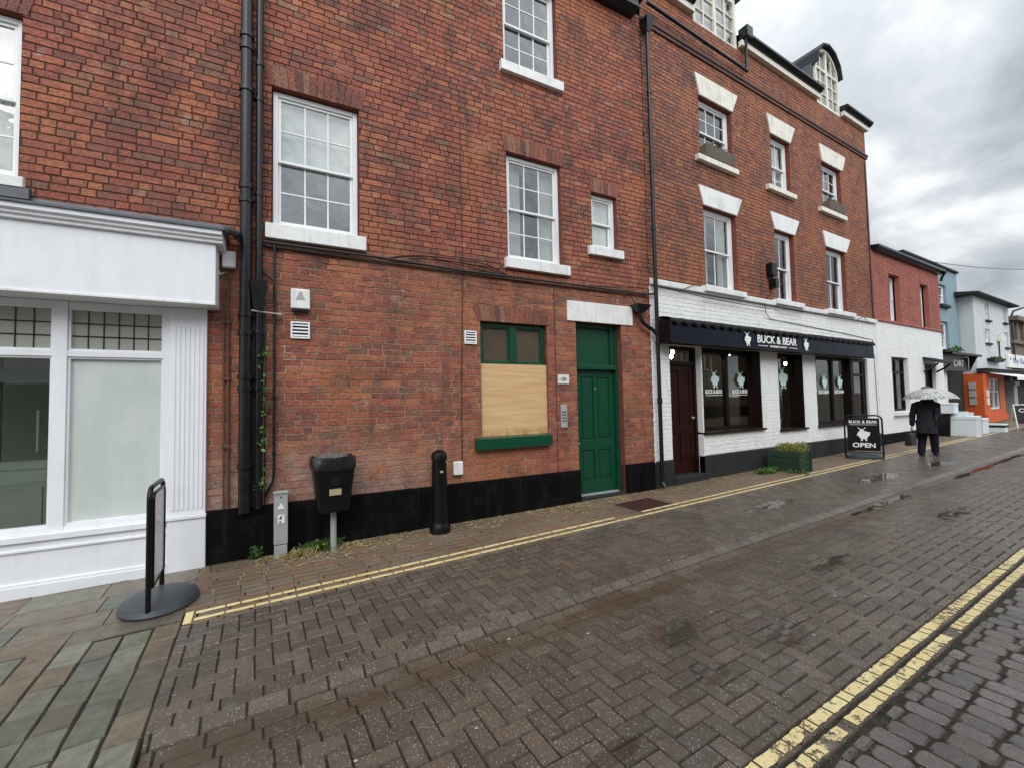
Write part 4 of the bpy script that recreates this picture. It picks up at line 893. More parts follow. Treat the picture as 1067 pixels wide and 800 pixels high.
# sign board and rolled awning
sg = thing('shop_sign', 'long navy BUCK & BEAR barber shop fascia sign above the windows', 'sign', F2, (10, -0.1, 0.95))
k = MB(); k.xprism([(-0.28, 0.955), (-0.25, 1.285), (-0.0, 1.285), (-0.0, 0.955)], 5.98, 13.82); build('board', k, 'navy', sg, bevel=0.004)
k = MB(); k.box(5.93, 5.975, -0.29, 0, 0.95, 1.33); k.box(5.98, 13.82, -0.295, -0.2, 0.935, 0.953); build('end_bracket', k, 'darkwood', sg, bevel=0.004)
text_part('lettering', 'BUCK & BEAR', 9.25, 1.15, 0.155, 1.48, -0.273, 'lettering', sg, 0.006, 0.02)
text_part('small_lettering', 'BARBER SHOP', 9.25, 1.015, 0.04, 0.62, -0.283, 'lettering', sg, 0.004, 0.02)
k = MB(); k.box(8.52, 8.85, -0.286, -0.28, 1.008, 1.02); k.box(9.65, 9.98, -0.286, -0.28, 1.008, 1.02); build('rule_line', k, 'lettering', sg)
emblem(8.16, 0.985, 0.27, -0.287, 'lettering', sg); emblem(10.36, 0.985, 0.27, -0.287, 'lettering', sg)
aw = MB(); rng = random.Random(2); n = 150; vs = []
prof = lambda i: [(-0.0, 1.42), (-0.12, 1.425 + rng.uniform(-.006, .006)), (-0.26, 1.385 + rng.uniform(-.01, .01)), (-0.30, 1.335 + 0.012 * math.sin(i * 1.25)), (-0.285, 1.29 + (0.022 * math.sin(i * 1.25)))]
for i in range(n + 1):
    x = 5.95 + (13.84 - 5.95) * i / n; vs += [(x, a, b - 0.02) for a, b in prof(i)]
aw.add(vs, [(5 * i + j, 5 * (i + 1) + j, 5 * (i + 1) + j + 1, 5 * i + j + 1) for i in range(n) for j in range(4)])
aw.add([(5.95, 0, 1.29), (5.95, -.285, 1.29), (13.84, -.285, 1.29), (13.84, 0, 1.29)], [(0, 1, 2, 3)])
single('folded_awning', 'folded black canvas awning with scalloped edge on top of the navy sign', 'awning', aw, 'fabric', F2, (10, 0, 1.3))

# ================================================================= RED / WHITE building
b3 = thing('red_white_building', 'low red brick building with white painted lower half beyond the barber shop', 'building', F2, (17.3, 0, G(17)))
H3 = [(15.85, 16.62, 2.14, 3.53), (18.27, 18.97, 2.14, 3.53)]
H3g = [(15.72, 16.92, -0.49, 1.08, 0.2), (18.24, 19.2, -1.9, 0.97, 0.2)]
w = MB(); brickfield(w, 14.76, 19.97, 2.09, 4.05, H3, 31, joint=0.010); panel(w, 14.76, 19.97, 2.09, 4.05, H3, y=0.003); build('upper_wall', w, ['brickR', 'mortarR', 'brickR'], b3)
w = MB(); brickfield(w, 14.76, 19.97, -1.08, 2.085, H3g, 32, yf=-0.006, joint=0.012); panel(w, 14.76, 19.97, -1.75, 2.085, H3g, y=0.0, rmi=1); build('painted_wall', w, ['wbrick', 'wbrick'], b3)
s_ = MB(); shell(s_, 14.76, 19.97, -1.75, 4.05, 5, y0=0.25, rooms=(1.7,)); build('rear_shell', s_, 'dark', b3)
k = MB(); k.add([(14.76, -.12, 4.15), (20.1, -.12, 4.15), (20.1, 2.5, 4.9), (14.76, 2.5, 4.9), (20.1, 5, 4.2), (14.76, 5, 4.2)], [(0, 1, 2, 3), (3, 2, 4, 5)])
k.add([(20.0, 0, 4.0), (20.0, 2.5, 4.8), (20.0, 5, 4.0)], [(0, 1, 2)]); build('roof', k, 'slate', b3)
k = MB(); k.xprism([(-.18, 4.10), (-.18, 4.17), (0, 4.19), (0, 4.03), (-.10, 4.03)], 14.8, 20.1); k.tube([(20.0, -.2, 4.1), (20.02, -.1, 3.95), (20.02, -.05, 3.8)], .04, 8); build('gutter', k, 'pipe', b3, bevel=0.01)
k = MB(); k.box(14.76, 20.0, -0.05, 0, 2.06, 2.115); build('ledge', k, 'brickR', b3, bevel=0.005)
for a, b in ((15.86, 16.61), (18.28, 18.96)): sash(b3, a, b, 2.16, 3.52, y=0.16, cols=2, rt=1, rb=1, curtain=('blind_or_sky_sheet', 0.9))
k = MB(); ring(k, 15.73, 16.91, -.48, 1.07, .06, .10, .18); k.box(15.79, 16.85, .10, .18, .62, .67); k.box(16.3, 16.34, .11, .17, -.42, 1.0)
o = build('shop_window', k, 'darkwood', b3); g = MB(); g.box(15.76, 16.88, .14, .145, -.45, 1.04); build('glass', g, 'glassS', o)
g = MB(); rr = random.Random(6)
for i in range(5): x = 15.9 + i * .22; g.box(x, x + .15, .35 + i * .03, .38 + i * .03, -.3, .5 + rr.uniform(-.1, .1))
build('display', g, 'curtain', o)
sillpart(b3, 15.68, 17.0, -.60, -.49, -.1, 'sill')
k = MB(); ring(k, 18.25, 19.19, -1.5, .96, .08, .08, .18); k.box(18.33, 19.11, .14, .18, -1.4, .88); build('door', k, 'darkwood', b3)
k = MB(); k.add([(18.1, -.42, 1.0), (19.25, -.42, 1.0), (19.25, 0, 1.16), (18.1, 0, 1.16), (18.1, -.42, .93), (19.25, -.42, .93), (19.25, 0, 1.10), (18.1, 0, 1.10)], [(0, 1, 2, 3), (4, 7, 6, 5), (0, 4, 5, 1), (1, 5, 6, 2), (2, 6, 7, 3), (3, 7, 4, 0)])
for x in (18.14, 19.2): k.tube([(x, -.36, .94), (x, -.2, .8), (x, -.02, .7)], .03, 6)
build('door_canopy', k, 'slate', b3)
for a, b, n_ in ((14.76, 18.24, 6), (19.2, 19.97, 2)): pl = MB(); plinth(pl, a, b, -1.10, -0.03, n_, gz2); build('plinth', pl, 'blackp', b3)

# ================================================================= BLUE building
FB = Fr(0, 6.02, 0)
b4 = thing('blue_building', 'pale blue rendered building set back behind the red brick one', 'building', FB, (23, 0, G(23)))
HBl = [(23.6, 24.45, 3.58, 4.42), (23.6, 24.45, 1.75, 2.9)]
w = MB(); panel(w, 19.99, 25.88, -1.7, 5.12, HBl, y=0, mi=0, rmi=0); build('front_wall', w, ['bluegrey'], b4)
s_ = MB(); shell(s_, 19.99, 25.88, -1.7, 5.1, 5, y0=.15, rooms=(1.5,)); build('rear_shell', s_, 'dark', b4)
k = MB(); k.add([(19.985, 0, 3.9), (19.985, 5, 3.9), (19.985, 5, 5.14), (19.985, 0, 5.14)], [(0, 1, 2, 3)]); build('side_wall', k, 'wrender', b4)
k = MB(); k.box(19.95, 25.9, -.08, .2, 5.10, 5.18); build('parapet', k, 'slate', b4)
for a, z0, z1 in ((23.62, 3.6, 4.4), (23.62, 1.77, 2.88)): sash(b4, a, a + .81, z0, z1, y=.08, cols=2, rt=1, rb=1); sillpart(b4, a - .1, a + .9, z0 - .14, z0 - .02, -.12, 'slate')
k = MB(); k.box(21.2, 22.3, -.42, 0, -1.6, .9); k.box(22.0, 25.85, -.03, 0, 1.0, 1.4); build('shopfront', k, 'cream', b4)
k = MB(); k.box(22.3, 25.85, -.03, -.01, -1.6, 1.0); build('doorway', k, 'dark', b4)
cs = thing('cafe_sign', 'black fascia sign with white CVRT lettering under the blue building', 'sign', FB, (22.9, -.5, .85))
k = MB(); k.box(21.3, 24.1, -.60, -.425, .82, 1.36); build('board', k, 'plastic', cs, bevel=.005)
k = MB(); k.box(21.3, 24.75, -.85, -.43, 1.40, 1.48); k.xprism([(-.85, 1.40), (-.61, 1.40), (-.61, .82)], 24.12, 24.2); build('canopy', k, 'plastic', cs)
text_part('lettering', 'CVRT', 22.95, 1.12, .24, 1.1, -.605, 'lettering', cs, .006, .0)
t = thing('poster', 'red and white poster on the cream shop wall beside the dark doorway', 'poster', FB, (21.55, -.42, .1))
k = MB(); k.box(21.38, 21.8, -.435, -.421, .08, .68); build('sheet', k, 'sill', t); t2 = NT('red_print'); M['redprint'] = t2.bsdf((.35, .02, .03), .5)
k = MB(); k.box(21.44, 21.74, -.439, -.436, .40, .64); k.box(21.44, 21.74, -.439, -.436, .10, .30); build('print', k, 'redprint', t)
t = thing('roof_plants', 'small clump of weeds growing on ledge above the CVRT sign', 'plant', FB, (23.3, -.5, 1.48))
k = MB(); leaves(k, 22.6, -.62, 1.60, .5, .15, .12, 160, .09, random.Random(3)); build('foliage', k, 'leaf', t)

# ================================================================= WHITE tall + ORANGE shop
FWt = Fr(0, 5.58, 0)
b5 = thing('white_tall_house', 'white rendered three-storey house above the orange shopfront', 'house', FWt, (28.5, 0, G(28)))
HW = [(27.55, 28.15, 3.18, 4.0), (30.3, 30.9, 3.27, 4.04), (27.35, 28.05, 2.16, 2.78), (30.4, 31.0, 2.10, 2.82)]
w = MB(); panel(w, 25.9, 31.35, 0.85, 4.10, HW, y=0, mi=0, rmi=0, rev=.1); w.add([(25.9, 0, -1.6), (25.9, 5, -1.6), (25.9, 5, 4.1), (25.9, 0, 4.1)], [(0, 1, 2, 3)]); w.add([(31.35, 0, -1.6), (31.35, 5, -1.6), (31.35, 5, 4.1), (31.35, 0, 4.1)], [(3, 2, 1, 0)])
build('front_wall', w, ['wrender'], b5)
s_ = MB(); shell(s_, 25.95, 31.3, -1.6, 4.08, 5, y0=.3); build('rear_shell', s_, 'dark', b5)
for (a, b, c, d) in HW: sash(b5, a + .01, b - .01, c + .01, d - .01, y=.05, cols=2, rt=1, rb=1, curtain=('blind_or_sky_sheet', .5)); sillpart(b5, a - .06, b + .06, c - .08, c, -.08, 'greyp')
k = MB(); k.add([(25.4, -.30, 4.15), (31.8, -.30, 4.15), (31.8, 2.5, 4.6), (25.4, 2.5, 4.6), (31.8, 5.2, 4.15), (25.4, 5.2, 4.15), (25.4, -.30, 4.09), (31.8, -.30, 4.09), (31.8, 5.2, 4.09), (25.4, 5.2, 4.09)], [(0, 1, 2, 3), (3, 2, 4, 5), (0, 6, 7, 1), (6, 9, 8, 7), (1, 7, 8, 4, 2), (0, 3, 5, 9, 6)]); build('roof', k, 'slate', b5)
k = MB(); k.tube([(31.9, -.4, 4.05), (31.6, -.12, 3.9), (31.45, -.08, 3.7), (31.45, -.08, 1.5)], .045, 8); build('downpipe', k, 'pipe', b5)
k = MB(); k.tube([(29.2, -.04, 2.3), (29.2, -.04, 1.35)], .025, 6); build('vent_pipe', k, 'pipe', b5)
k = MB(); k.box(29.05, 29.35, -.16, 0, 2.32, 2.62); build('vent_cowl', k, 'cream', b5)
# ground floor, orange
FO = Fr(0, 5.42, 0)
k = MB(); HO = [(26.7, 28.1, -.72, .62)]
mb = MB(); panel(mb, 25.86, 28.9, -.98, .80, HO, y=-.16, mi=0, rmi=0)
mb.box(25.86, 28.9, -.22, -.161, -.98, -.90); mb.box(25.86, 28.9, -.24, .1, -1.42, -.981)
mb.add([(25.86, -.16, -1.4), (25.86, .5, -1.4), (25.86, .5, .8), (25.86, -.16, .8)], [(0, 1, 2, 3)]); mb.box(25.80, 25.86, -.18, .55, -1.42, -.92)
mb.box(28.9, 28.96, -.16, .25, -1.4, .8); build('orange_shopfront', mb, 'orange', b5)
k = MB(); ring(k, 26.71, 28.09, -.71, .61, .08, -.14, -.06); k.box(27.36, 27.44, -.14, -.06, -.63, .53); k.box(26.79, 27.36, -.135, -.065, .02, .07); k.box(27.44, 28.01, -.135, -.065, .02, .07)
o = build('shop_window', k, 'upvc', b5); g = MB(); g.box(26.75, 28.05, -.10, -.095, -.67, .57); build('glass', g, 'glassS', o)
k = MB()
for i in range(3): k.box(25.79, 25.855, .06, .26, -.50 + i * .33, -.22 + i * .33)
build('menu_frame', k, 'galv', b5)
k = MB()
for i in range(2): k.box(26.15, 26.4, -.20, -.163, -.50 + i * .33, -.22 + i * .33)
build('menu_board', k, 'sill', b5)
k = MB(); k.box(25.8, 31.35, -.25, 0, .82, .95); k.box(25.8, 31.3, -.32, 0, .952, 1.0); build('shop_cornice', k, 'greyp', b5)
k = MB(); k.add([(26.4, -.2, .82), (31.2, -.2, .82), (31.2, -1.0, .60), (26.4, -1.0, .60), (26.4, -1.0, .48), (31.2, -1.0, .48)], [(0, 1, 2, 3), (3, 2, 5, 4)]); ow = build('shop_awning', k, 'sill', b5); sm_ = ow.modifiers.new('s', 'SOLIDIFY'); sm_.thickness = .02
k = MB(); k.box(29.75, 30.35, -.3, .0, -1.3, .5); k.box(29.65, 30.45, -.36, .0, .3, .48); build('door_pillar', k, 'galv', b5, bevel=.01)
k = MB(); k.box(28.96, 31.35, .1, .2, -1.4, .9); build('dark_entrance', k, 'dark', b5)
t = thing('hanging_basket', 'dark green hanging trough of plants below the white house windows', 'planter', FWt, (28, -.2, 1.2))
k = MB(); k.add([(27.3, -.25, 1.48), (29.1, -.25, 1.48), (29.1, -.02, 1.48), (27.3, -.02, 1.48), (27.5, -.2, 1.33), (28.9, -.2, 1.33), (28.9, -.02, 1.33), (27.5, -.02, 1.33)], [(0, 1, 2, 3), (4, 7, 6, 5), (0, 4, 5, 1), (1, 5, 6, 2), (2, 6, 7, 3), (3, 7, 4, 0)]); build('trough', k, 'planter', t)
k = MB(); leaves(k, 28.2, -.14, 1.49, .85, .1, .04, 110, .07, random.Random(8)); build('foliage', k, 'leaf', t)
# far brown building with white sign
b6 = thing('stone_shop', 'brown stone building with dark shopfront at the far right edge', 'building', FWt, (34, 0, G(34)))
k = MB(); k.box(31.4, 40, 0, 5, 1.0, 3.55); k.box(31.3, 40.2, -.3, 0, 3.45, 3.65); k.box(31.4, 40, -.15, 0, 2.35, 2.5)
for x in (32.2, 33.4, 34.6): k.box(x, x + .25, -.1, 0, 2.5, 3.45)
build('upper_wall', k, 'brown', b6)
k = MB(); k.box(31.4, 40, .3, 5, -1.5, 1.0); build('dark_shopfront', k, 'dark', b6)
k = MB(); k.box(31.36, 40, -.2, .3, .62, 1.0); build('fascia', k, 'greyp', b6)
ws = thing('white_shop_sign', 'white shop sign with blue lettering on the far right building', 'sign', FWt, (32, -.1, 1.2))
k = MB(); k.box(30.3, 34.0, -.10, -.012, 1.15, 1.78); build('board', k, 'sill', ws); t2 = NT('blue_letter_paint'); M['blueletter'] = t2.bsdf((.05, .12, .30), .5)
text_part('lettering', '* Bay Babs', 32.1, 1.46, .36, 3.2, -.104, 'blueletter', ws, .004)

# overhead wire
k = MB(); k.tube(sag((21.6, 6.0, 5.07), (33.0, 5.2, 6.08), 0.10, 12), .012, 5); k.tube(sag((33.0, 5.2, 6.08), (70, 2.0, 9), .3, 8), .012, 5)
single('overhead_wire', 'thin black overhead wire crossing the sky above the rooftops', 'wire', k, 'cable', FW, (21.6, 6.0, 5.07))

# ================================================================= GROUND
gb = MB(); nx, ny = 120, 60
xs = [-60 + 62 * i / 12 for i in range(12)] + [2 + 38 * i / 60 for i in range(61)] + [40 + 60 * i / 10 for i in range(1, 11)]
xs = [-60, -30, -12, -6, -3, -2, -1, -0.475, -0.4695] + [-.465 + .5 * i for i in range(80)] + [40, 60, 100, 160]
ys = [-80, -40, -15, -6, -3, -1.5, 0, .6, .95, 1.2, 1.8, 2.2, 2.36, 2.46, 2.58, 2.68, 2.72, 2.78, 2.82, 2.95, 3.4, 3.9, 4.3, 5.0, 6.2, 10, 40, 80]
vs = [(x, y, G(x, y) - 0.007) for x in xs for y in ys]; m_ = len(ys)
gb.add(vs, [(i * m_ + j, (i + 1) * m_ + j, (i + 1) * m_ + j + 1, i * m_ + j + 1) for i in range(len(xs) - 1) for j in range(m_ - 1)])
struct('ground', gb, 'joint')
def block(mb, x0, x1, y0, y1, rng, gap=0.0024, ch=0.006, hj=0.0012, up=0.0, ir=0.0015, mi=0, oct_=False):
    x0 += gap; x1 -= gap; y0 += gap; y1 -= gap
    if x1 - x0 < .02 or y1 - y0 < .02: return
    j = lambda: rng.uniform(-ir, ir)
    if oct_:
        c = min(x1 - x0, y1 - y0) * .17; o = [(x0 + c, y0), (x1 - c, y0), (x1, y0 + c), (x1, y1 - c), (x1 - c, y1), (x0 + c, y1), (x0, y1 - c), (x0, y0 + c)]
    else: o = [(x0, y0), (x1, y0), (x1, y1), (x0, y1)]
    o = [(a + j(), b + j()) for a, b in o]
    cx, cy = (x0 + x1) / 2, (y0 + y1) / 2; h = up + rng.uniform(-hj, hj); tx, ty = rng.uniform(-.012, .012), rng.uniform(-.012, .012)
    fx, fy = 1 - 2 * ch / (x1 - x0), 1 - 2 * ch / (y1 - y0); n = len(o)
    top = []
    for a, b in o:
        a2, b2 = cx + (a - cx) * fx, cy + (b - cy) * fy; top.append((a2, b2, G(a2, b2) + h + (a2 - cx) * tx + (b2 - cy) * ty))
    bot = [(a, b, G(a, b) - .010) for a, b in o]
    mb.add(top + bot, [tuple(range(n))] + [(i, n + i, n + (i + 1) % n, (i + 1) % n) for i in range(n)], mi)
def herring(mb, x0, x1, y0, y1, ox, oy, rng, a=.1000):
    I = int((x1 - x0) / a) + 3; J = int((y1 - y0) / a) + 3
    for i in range(-2, I):
        for j in range(-2, J):
            c = (i - j) % 4; X, Y = x0 + i * a + ox, y0 + j * a + oy
            if c == 0: r = (X, X + 2 * a, Y, Y + a)
            elif c == 3: r = (X, X + a, Y, Y + 2 * a)
            else: continue
            r = (max(r[0], x0), min(r[1], x1), max(r[2], y0), min(r[3], y1))
            if r[1] - r[0] > .02 and r[3] - r[2] > .02:
                
                block(mb, r[0], r[1], r[2], r[3], rng)
rng = random.Random(11)
rd = MB()
herring(rd, -.47, 33, 2.92, 4.03, -.03, -.02, rng)
herring(rd, -.47, 33, 1.16, 2.42, -.05, -.04, rng)
def course(mb, x0, x1, y0, y1, L, rng, **kw):
    x = x0 - rng.uniform(0, L)
    while x < x1: block(mb, max(x, x0), min(x + L, x1), y0, y1, rng, **kw); x += L
course(rd, -.47, 33, 2.82, 2.92, .201, rng); course(rd, -.47, 33, 2.72, 2.82, .201, rng, up=0.002)
for y in (2.42, 2.52, 2.62): course(rd, -.47, 33, y, y + .1, .201, rng)
course(rd, -.47, 33, 1.075, 1.16, .201, rng); course(rd, -.47, 33, .985, 1.065, .15, rng)
struct('road', rd, 'pave')
fp = MB()
for i, y in enumerate([4.03 + .105 * k for k in range(15)]): course(fp, -.47, 26, y, y + .105, .21 if y < 4.2 else .205, rng, hj=.002, ir=.003)
struct('pavement', fp, 'footpave')
st = MB(); x = -1.5
while x < 20:
    wdt = rng.uniform(.105, .125); y = .975
    y -= rng.uniform(0, .08)
    block(st, x, x + wdt, y, .975, rng, gap=.0035, ch=.010, oct_=True, hj=.003) if .975 - y > .04 else None
    while y > -2.6:
        L = rng.uniform(.13, .18); block(st, x, x + wdt, y - L, y, rng, gap=.0035, ch=.010, hj=.003, ir=.004, oct_=True); y -= L
    x += wdt
struct('sett_paving', st, 'sett')
sl = MB(); x = -.47
while x > -5:
    wdt = .165 * rng.uniform(.95, 1.06); y = 4.12 + rng.uniform(-.02, .03); yy0 = y
    while y > -2.5:
        L = rng.uniform(.22, .36); block(sl, x - wdt, x, y - L, y, rng, gap=.0042, ch=.006, hj=.003, ir=.005); y -= L
    x -= wdt
y = 4.13
for wd in (.26, .3, .34, .35, .3):
    x = -.47 - rng.uniform(0, .0)
    while x > -5:
        L = rng.uniform(.45, .8); block(sl, x - L, x, y, y + wd, rng, gap=.002, ch=.004, hj=.001, ir=.002); x -= L
    y += wd
struct('flagstone_paving', sl, 'slab')
# painted lines, block by block
ym = MB()
def line(y0, y1, x0, x1, L, worn=.0, skip=()):
    x = x0
    while x < x1:
        l_ = L * rng.choice((.5, 1, 1, 1)); a, b = x + .006, min(x + l_ - .006, x1)
        if rng.random() > worn and not any(s0 < x < s1 for s0, s1 in skip):
            n = 5; c = []
            for i in range(n + 1): xx = a + (b - a) * i / n; c.append((xx, y0 + rng.uniform(-.003, .004)))
            for i in range(n + 1): xx = b - (b - a) * i / n; c.append((xx, y1 + rng.uniform(-.004, .003)))
            ym.add([(p, q, G(p, q) + .0042) for p, q in c], [tuple(range(len(c)))])
        x += l_
line(4.055, 4.105, -.40, 24, .2, .0); line(4.185, 4.235, -.40, 24, .2, .0, skip=((3.9, 4.5),))
ym.add([(a, b, G(a, b) + .0042) for a, b in ((-.46, 4.03), (-.41, 4.03), (-.41, 4.25), (-.46, 4.25))], [(0, 1, 2, 3)])
line(1.093, 1.15, -1, 20, .15, .05); line(1.0, 1.055, -1, 20, .15, .03)
struct('road_marking', ym, 'yellow')
# puddles
pd = MB()
def pud(cx, cy, rx, ry, rot, seed):
    r_ = random.Random(seed); n = 28; ph = [r_.uniform(0, 6.28) for _ in range(4)]; pts = []
    for i in range(n):
        t_ = 2 * math.pi * i / n; k_ = 1 + .22 * math.sin(2 * t_ + ph[0]) + .16 * math.sin(3 * t_ + ph[1]) + .1 * math.sin(5 * t_ + ph[2])
        a, b = rx * k_ * math.cos(t_), ry * k_ * math.sin(t_); X = cx + a * math.cos(rot) - b * math.sin(rot); Y = cy + a * math.sin(rot) + b * math.cos(rot)
        pts.append((X, Y, G(cx, cy) + SL * (X - cx) + .0028))
    pd.add(pts, [tuple(range(n))])
for p in ((11.9, 3.15, .5, .14, 0, 5), (20.5, 3.1, 1.6, .2, 0, 7), (16.0, 1.9, .9, .15, 0, 9)): pud(*p)
struct('puddle', pd, 'water')
cw = MB(); pts = []
for a, b, in ((6.6, 8.4), (10.5, 15)):
    n = 30; t1 = [(a + (b - a) * i / n) for i in range(n + 1)]
    q = [(x, 2.57 + .02 * math.sin(x * 5) + .012 * math.sin(x * 17), G(x, 2.58) + .006) for x in t1] + [(x, 2.66 + .012 * math.sin(x * 7), G(x, 2.58) + .006) for x in reversed(t1)]
    cw.add(q, [tuple(range(len(q)))])
struct('channel_water', cw, 'water')
# manhole
t = thing('manhole_cover', 'rusty rectangular cast iron cover in the pavement by the green door', 'manhole cover', FW, (4.83, 4.45, G(4.83, 4.45)))
k = MB(); z_ = lambda x: G(x, 4.5) + .004
def slopebox(mb, x0, x1, y0, y1, h0, h1):
    mb.add([(x0, y0, z_(x0) + h0), (x1, y0, z_(x1) + h0), (x1, y1, z_(x1) + h0), (x0, y1, z_(x0) + h0), (x0, y0, z_(x0) + h1), (x1, y0, z_(x1) + h1), (x1, y1, z_(x1) + h1), (x0, y1, z_(x0) + h1)], [(0, 3, 2, 1), (4, 5, 6, 7), (0, 1, 5, 4), (1, 2, 6, 5), (2, 3, 7, 6), (3, 0, 4, 7)])
slopebox(k, 4.50, 5.16, 4.26, 4.70, -.02, .002)
for i in range(16):
    for j in range(10): slopebox(k, 4.53 + i * .039, 4.55 + i * .039, 4.285 + j * .041, 4.305 + j * .041, .0015, .006)
build('studded_plate', k, 'iron', t)
k = MB(); slopebox(k, 4.48, 5.18, 4.24, 4.72, -.02, -.001); build('rim', k, 'iron', t)

# ================================================================= STREET THINGS
# pavement sign left
gx = G(-.68, 4.6)
ps = thing('swing_sign', 'black framed pavement sign seen edge on with round grey base by the white shopfront', 'sign', FW, (-.68, 4.58, gx))
k = MB(); k.lathe([(.33, gx), (.34, gx + .02), (.32, gx + .055), (.22, gx + .085), (.0001, gx + .09)], -.67, 4.59, 32, 0, .78, .95); build('base', k, 'rubber', ps)
k = MB(); y0, y1, zt = 4.30, 4.86, gx + .98
def rr_loop(y0, y1, z0, z1, r, x, closed=True):
    pts = [(x, y0, z0)] + [(x, y0 + r - r * math.cos(a), z1 - r + r * math.sin(a)) for a in [math.pi / 2 * i / 5 for i in range(6)]] + [(x, y1 - r + r * math.sin(a), z1 - r + r * math.cos(a)) for a in [math.pi / 2 * i / 5 for i in range(6)]] + [(x, y1, z0)]
    return pts
k.tube(rr_loop(y0, y1, gx + .05, zt, .09, -.70), .018, 10); build('frame', k, 'plastic', ps)
k = MB(); lp = rr_loop(y0 + .05, y1 - .05, gx + .22, zt - .05, .05, -.685); lp.append((-.685, y0 + .05, gx + .22)); k.tube(lp, .013, 8); build('panel_frame', k, 'plastic', ps)
k = MB(); k.box(-.690, -.682, y0 + .055, y1 - .055, gx + .225, zt - .06); M['poster'] = paint('faded_poster', (.60, .56, .56), .25, .3, (.45, .2, .2), 4); build('poster_panel', k, 'poster', ps)
k = MB(); k.box(-.694, -.691, y0 + .07, y1 - .07, zt - .26, zt - .09); M['fadedred'] = plain('faded_red_print', (.42, .20, .20), .5); build('poster_heading', k, 'fadedred', ps)
# litter bin
gx = G(.75, 5.15)
lb = thing('litter_bin', 'black litter bin with liner bag on a grey post against the brick wall', 'litter bin', FW, (.73, 5.15, gx))
k = MB(); z0, z1 = -1.14, -.60
def tap(mb, x, y, w0, d0, w1, d1, z0, z1, mi=0): mb.add([(x - w0, y - d0, z0), (x + w0, y - d0, z0), (x + w0, y + d0, z0), (x - w0, y + d0, z0), (x - w1, y - d1, z1), (x + w1, y - d1, z1), (x + w1, y + d1, z1), (x - w1, y + d1, z1)], [(0, 3, 2, 1), (0, 1, 5, 4), (1, 2, 6, 5), (2, 3, 7, 6), (3, 0, 4, 7), (4, 5, 6, 7)], mi)
tap(k, .725, 5.10, .155, .115, .215, .155, z0, z1); build('body', k, 'plastic', lb, bevel=.03)
k = MB(); vs = []; rg2 = random.Random(4)
def rrect(w, d, n=32):
    out = []
    for i in range(n):
        t_ = 2 * math.pi * i / n; c, s = math.cos(t_), math.sin(t_); e = .45
        out.append((w * math.copysign(abs(c) ** e, c), d * math.copysign(abs(s) ** e, s)))
    return out
rows = [(.200, .14, -.70), (.226, .168, -.665), (.232, .172, -.60), (.225, .165, -.555), (.205, .148, -.548), (.18, .125, -.58), (.15, .10, -.68), (.10, .07, -.74)]
n = 32
for (w_, d_, z_0) in rows:
    for (a, b) in rrect(w_, d_, n): vs.append((.725 + a * (1 + rg2.uniform(-.03, .03)), 5.10 + b * (1 + rg2.uniform(-.03, .03)), z_0 + rg2.uniform(-.014, .014)))
k.add(vs, [(i * n + j, i * n + (j + 1) % n, (i + 1) * n + (j + 1) % n, (i + 1) * n + j) for i in range(len(rows) - 1) for j in range(n)] + [tuple(range((len(rows) - 1) * n, len(rows) * n))]); k.sm = True
build('bin_liner', k, 'binbag', lb)
k = MB(); k.tube([(.735, 5.14, -1.13), (.735, 5.14, gx - .02)], .032, 14); build('post', k, 'galv', lb)
k = MB(); k.tube([(.73, 4.958, -.80), (.73, 4.948, -.80)], .055, 20); build('crest_disc', k, 'pipe', lb)
M['gold'] = plain('brass_label', (.42, .33, .20), .5); k = MB(); k.box(.67, .79, 4.955, 4.968, -.945, -.88); build('label_plate', k, 'gold', lb)
# bollard
gx = G(1.93, 5.03); cx, cy = 1.93, 5.04
bo = thing('bollard', 'black cast bollard with domed cap standing against the brick wall', 'bollard', FW, (cx, cy, gx))
k = MB(); k.lathe([(.128, gx - .02), (.128, gx + .05), (.118, gx + .09), (.10, gx + .12), (.100, gx + .13), (.092, gx + .82), (.092, gx + .83)], cx, cy, 28); build('shaft', k, 'plastic', bo)
k = MB(); k.lathe([(.084, gx + .83), (.084, gx + .86), (.098, gx + .87), (.098, gx + .91), (.085, gx + .955), (.04, gx + .985), (.0005, gx + .99)], cx, cy, 28); build('cap', k, 'plastic', bo)
k = MB(); k.box(cx - .025, cx + .015, cy - .098, cy - .09, gx + .72, gx + .745); build('badge', k, 'gold', bo)
# grey service post
gx = G(.22, 5.25); x0, x1 = .165, .295
sp_ = thing('service_post', 'short grey metal cable post with white triangle in front of the black plinth', 'post', FW, (.23, 5.28, gx))
k = MB(); k.box(x0, x1, 5.22, 5.32, gx + .13, gx + .66); k.box(x0 + .004, x1 - .004, 5.224, 5.316, gx - .02, gx + .122); build('column', k, 'galv', sp_, bevel=.006)
k = MB(); k.box(x0 - .006, x1 + .006, 5.21, 5.33, gx + .661, gx + .675); build('cap', k, 'galv', sp_, bevel=.004)
k = MB(); k.prism([(x0 + .03, gx + .50), (x1 - .03, gx + .50), (.23, gx + .565)], 5.214, 5.218); build('triangle_sticker', k, 'lettering', sp_)
k = MB(); k.box(x0 + .035, x1 - .03, 5.214, 5.218, gx + .35, gx + .44); stk = build('white_sticker', k, 'lettering', sp_)
k = MB(); k.prism([(x0 + .045, gx + .40), (x0 + .06, gx + .42), (x1 - .05, gx + .432), (x1 - .06, gx + .415), (x0 + .07, gx + .395)], 5.210, 5.213); k.box(x0 + .05, x0 + .065, 5.210, 5.213, gx + .358, gx + .375); build('sticker_print', k, 'cable', stk)
k = MB(); k.tube([(.23, 5.219, gx + .625), (.23, 5.214, gx + .625)], .008, 8); build('lock', k, 'cable', sp_)
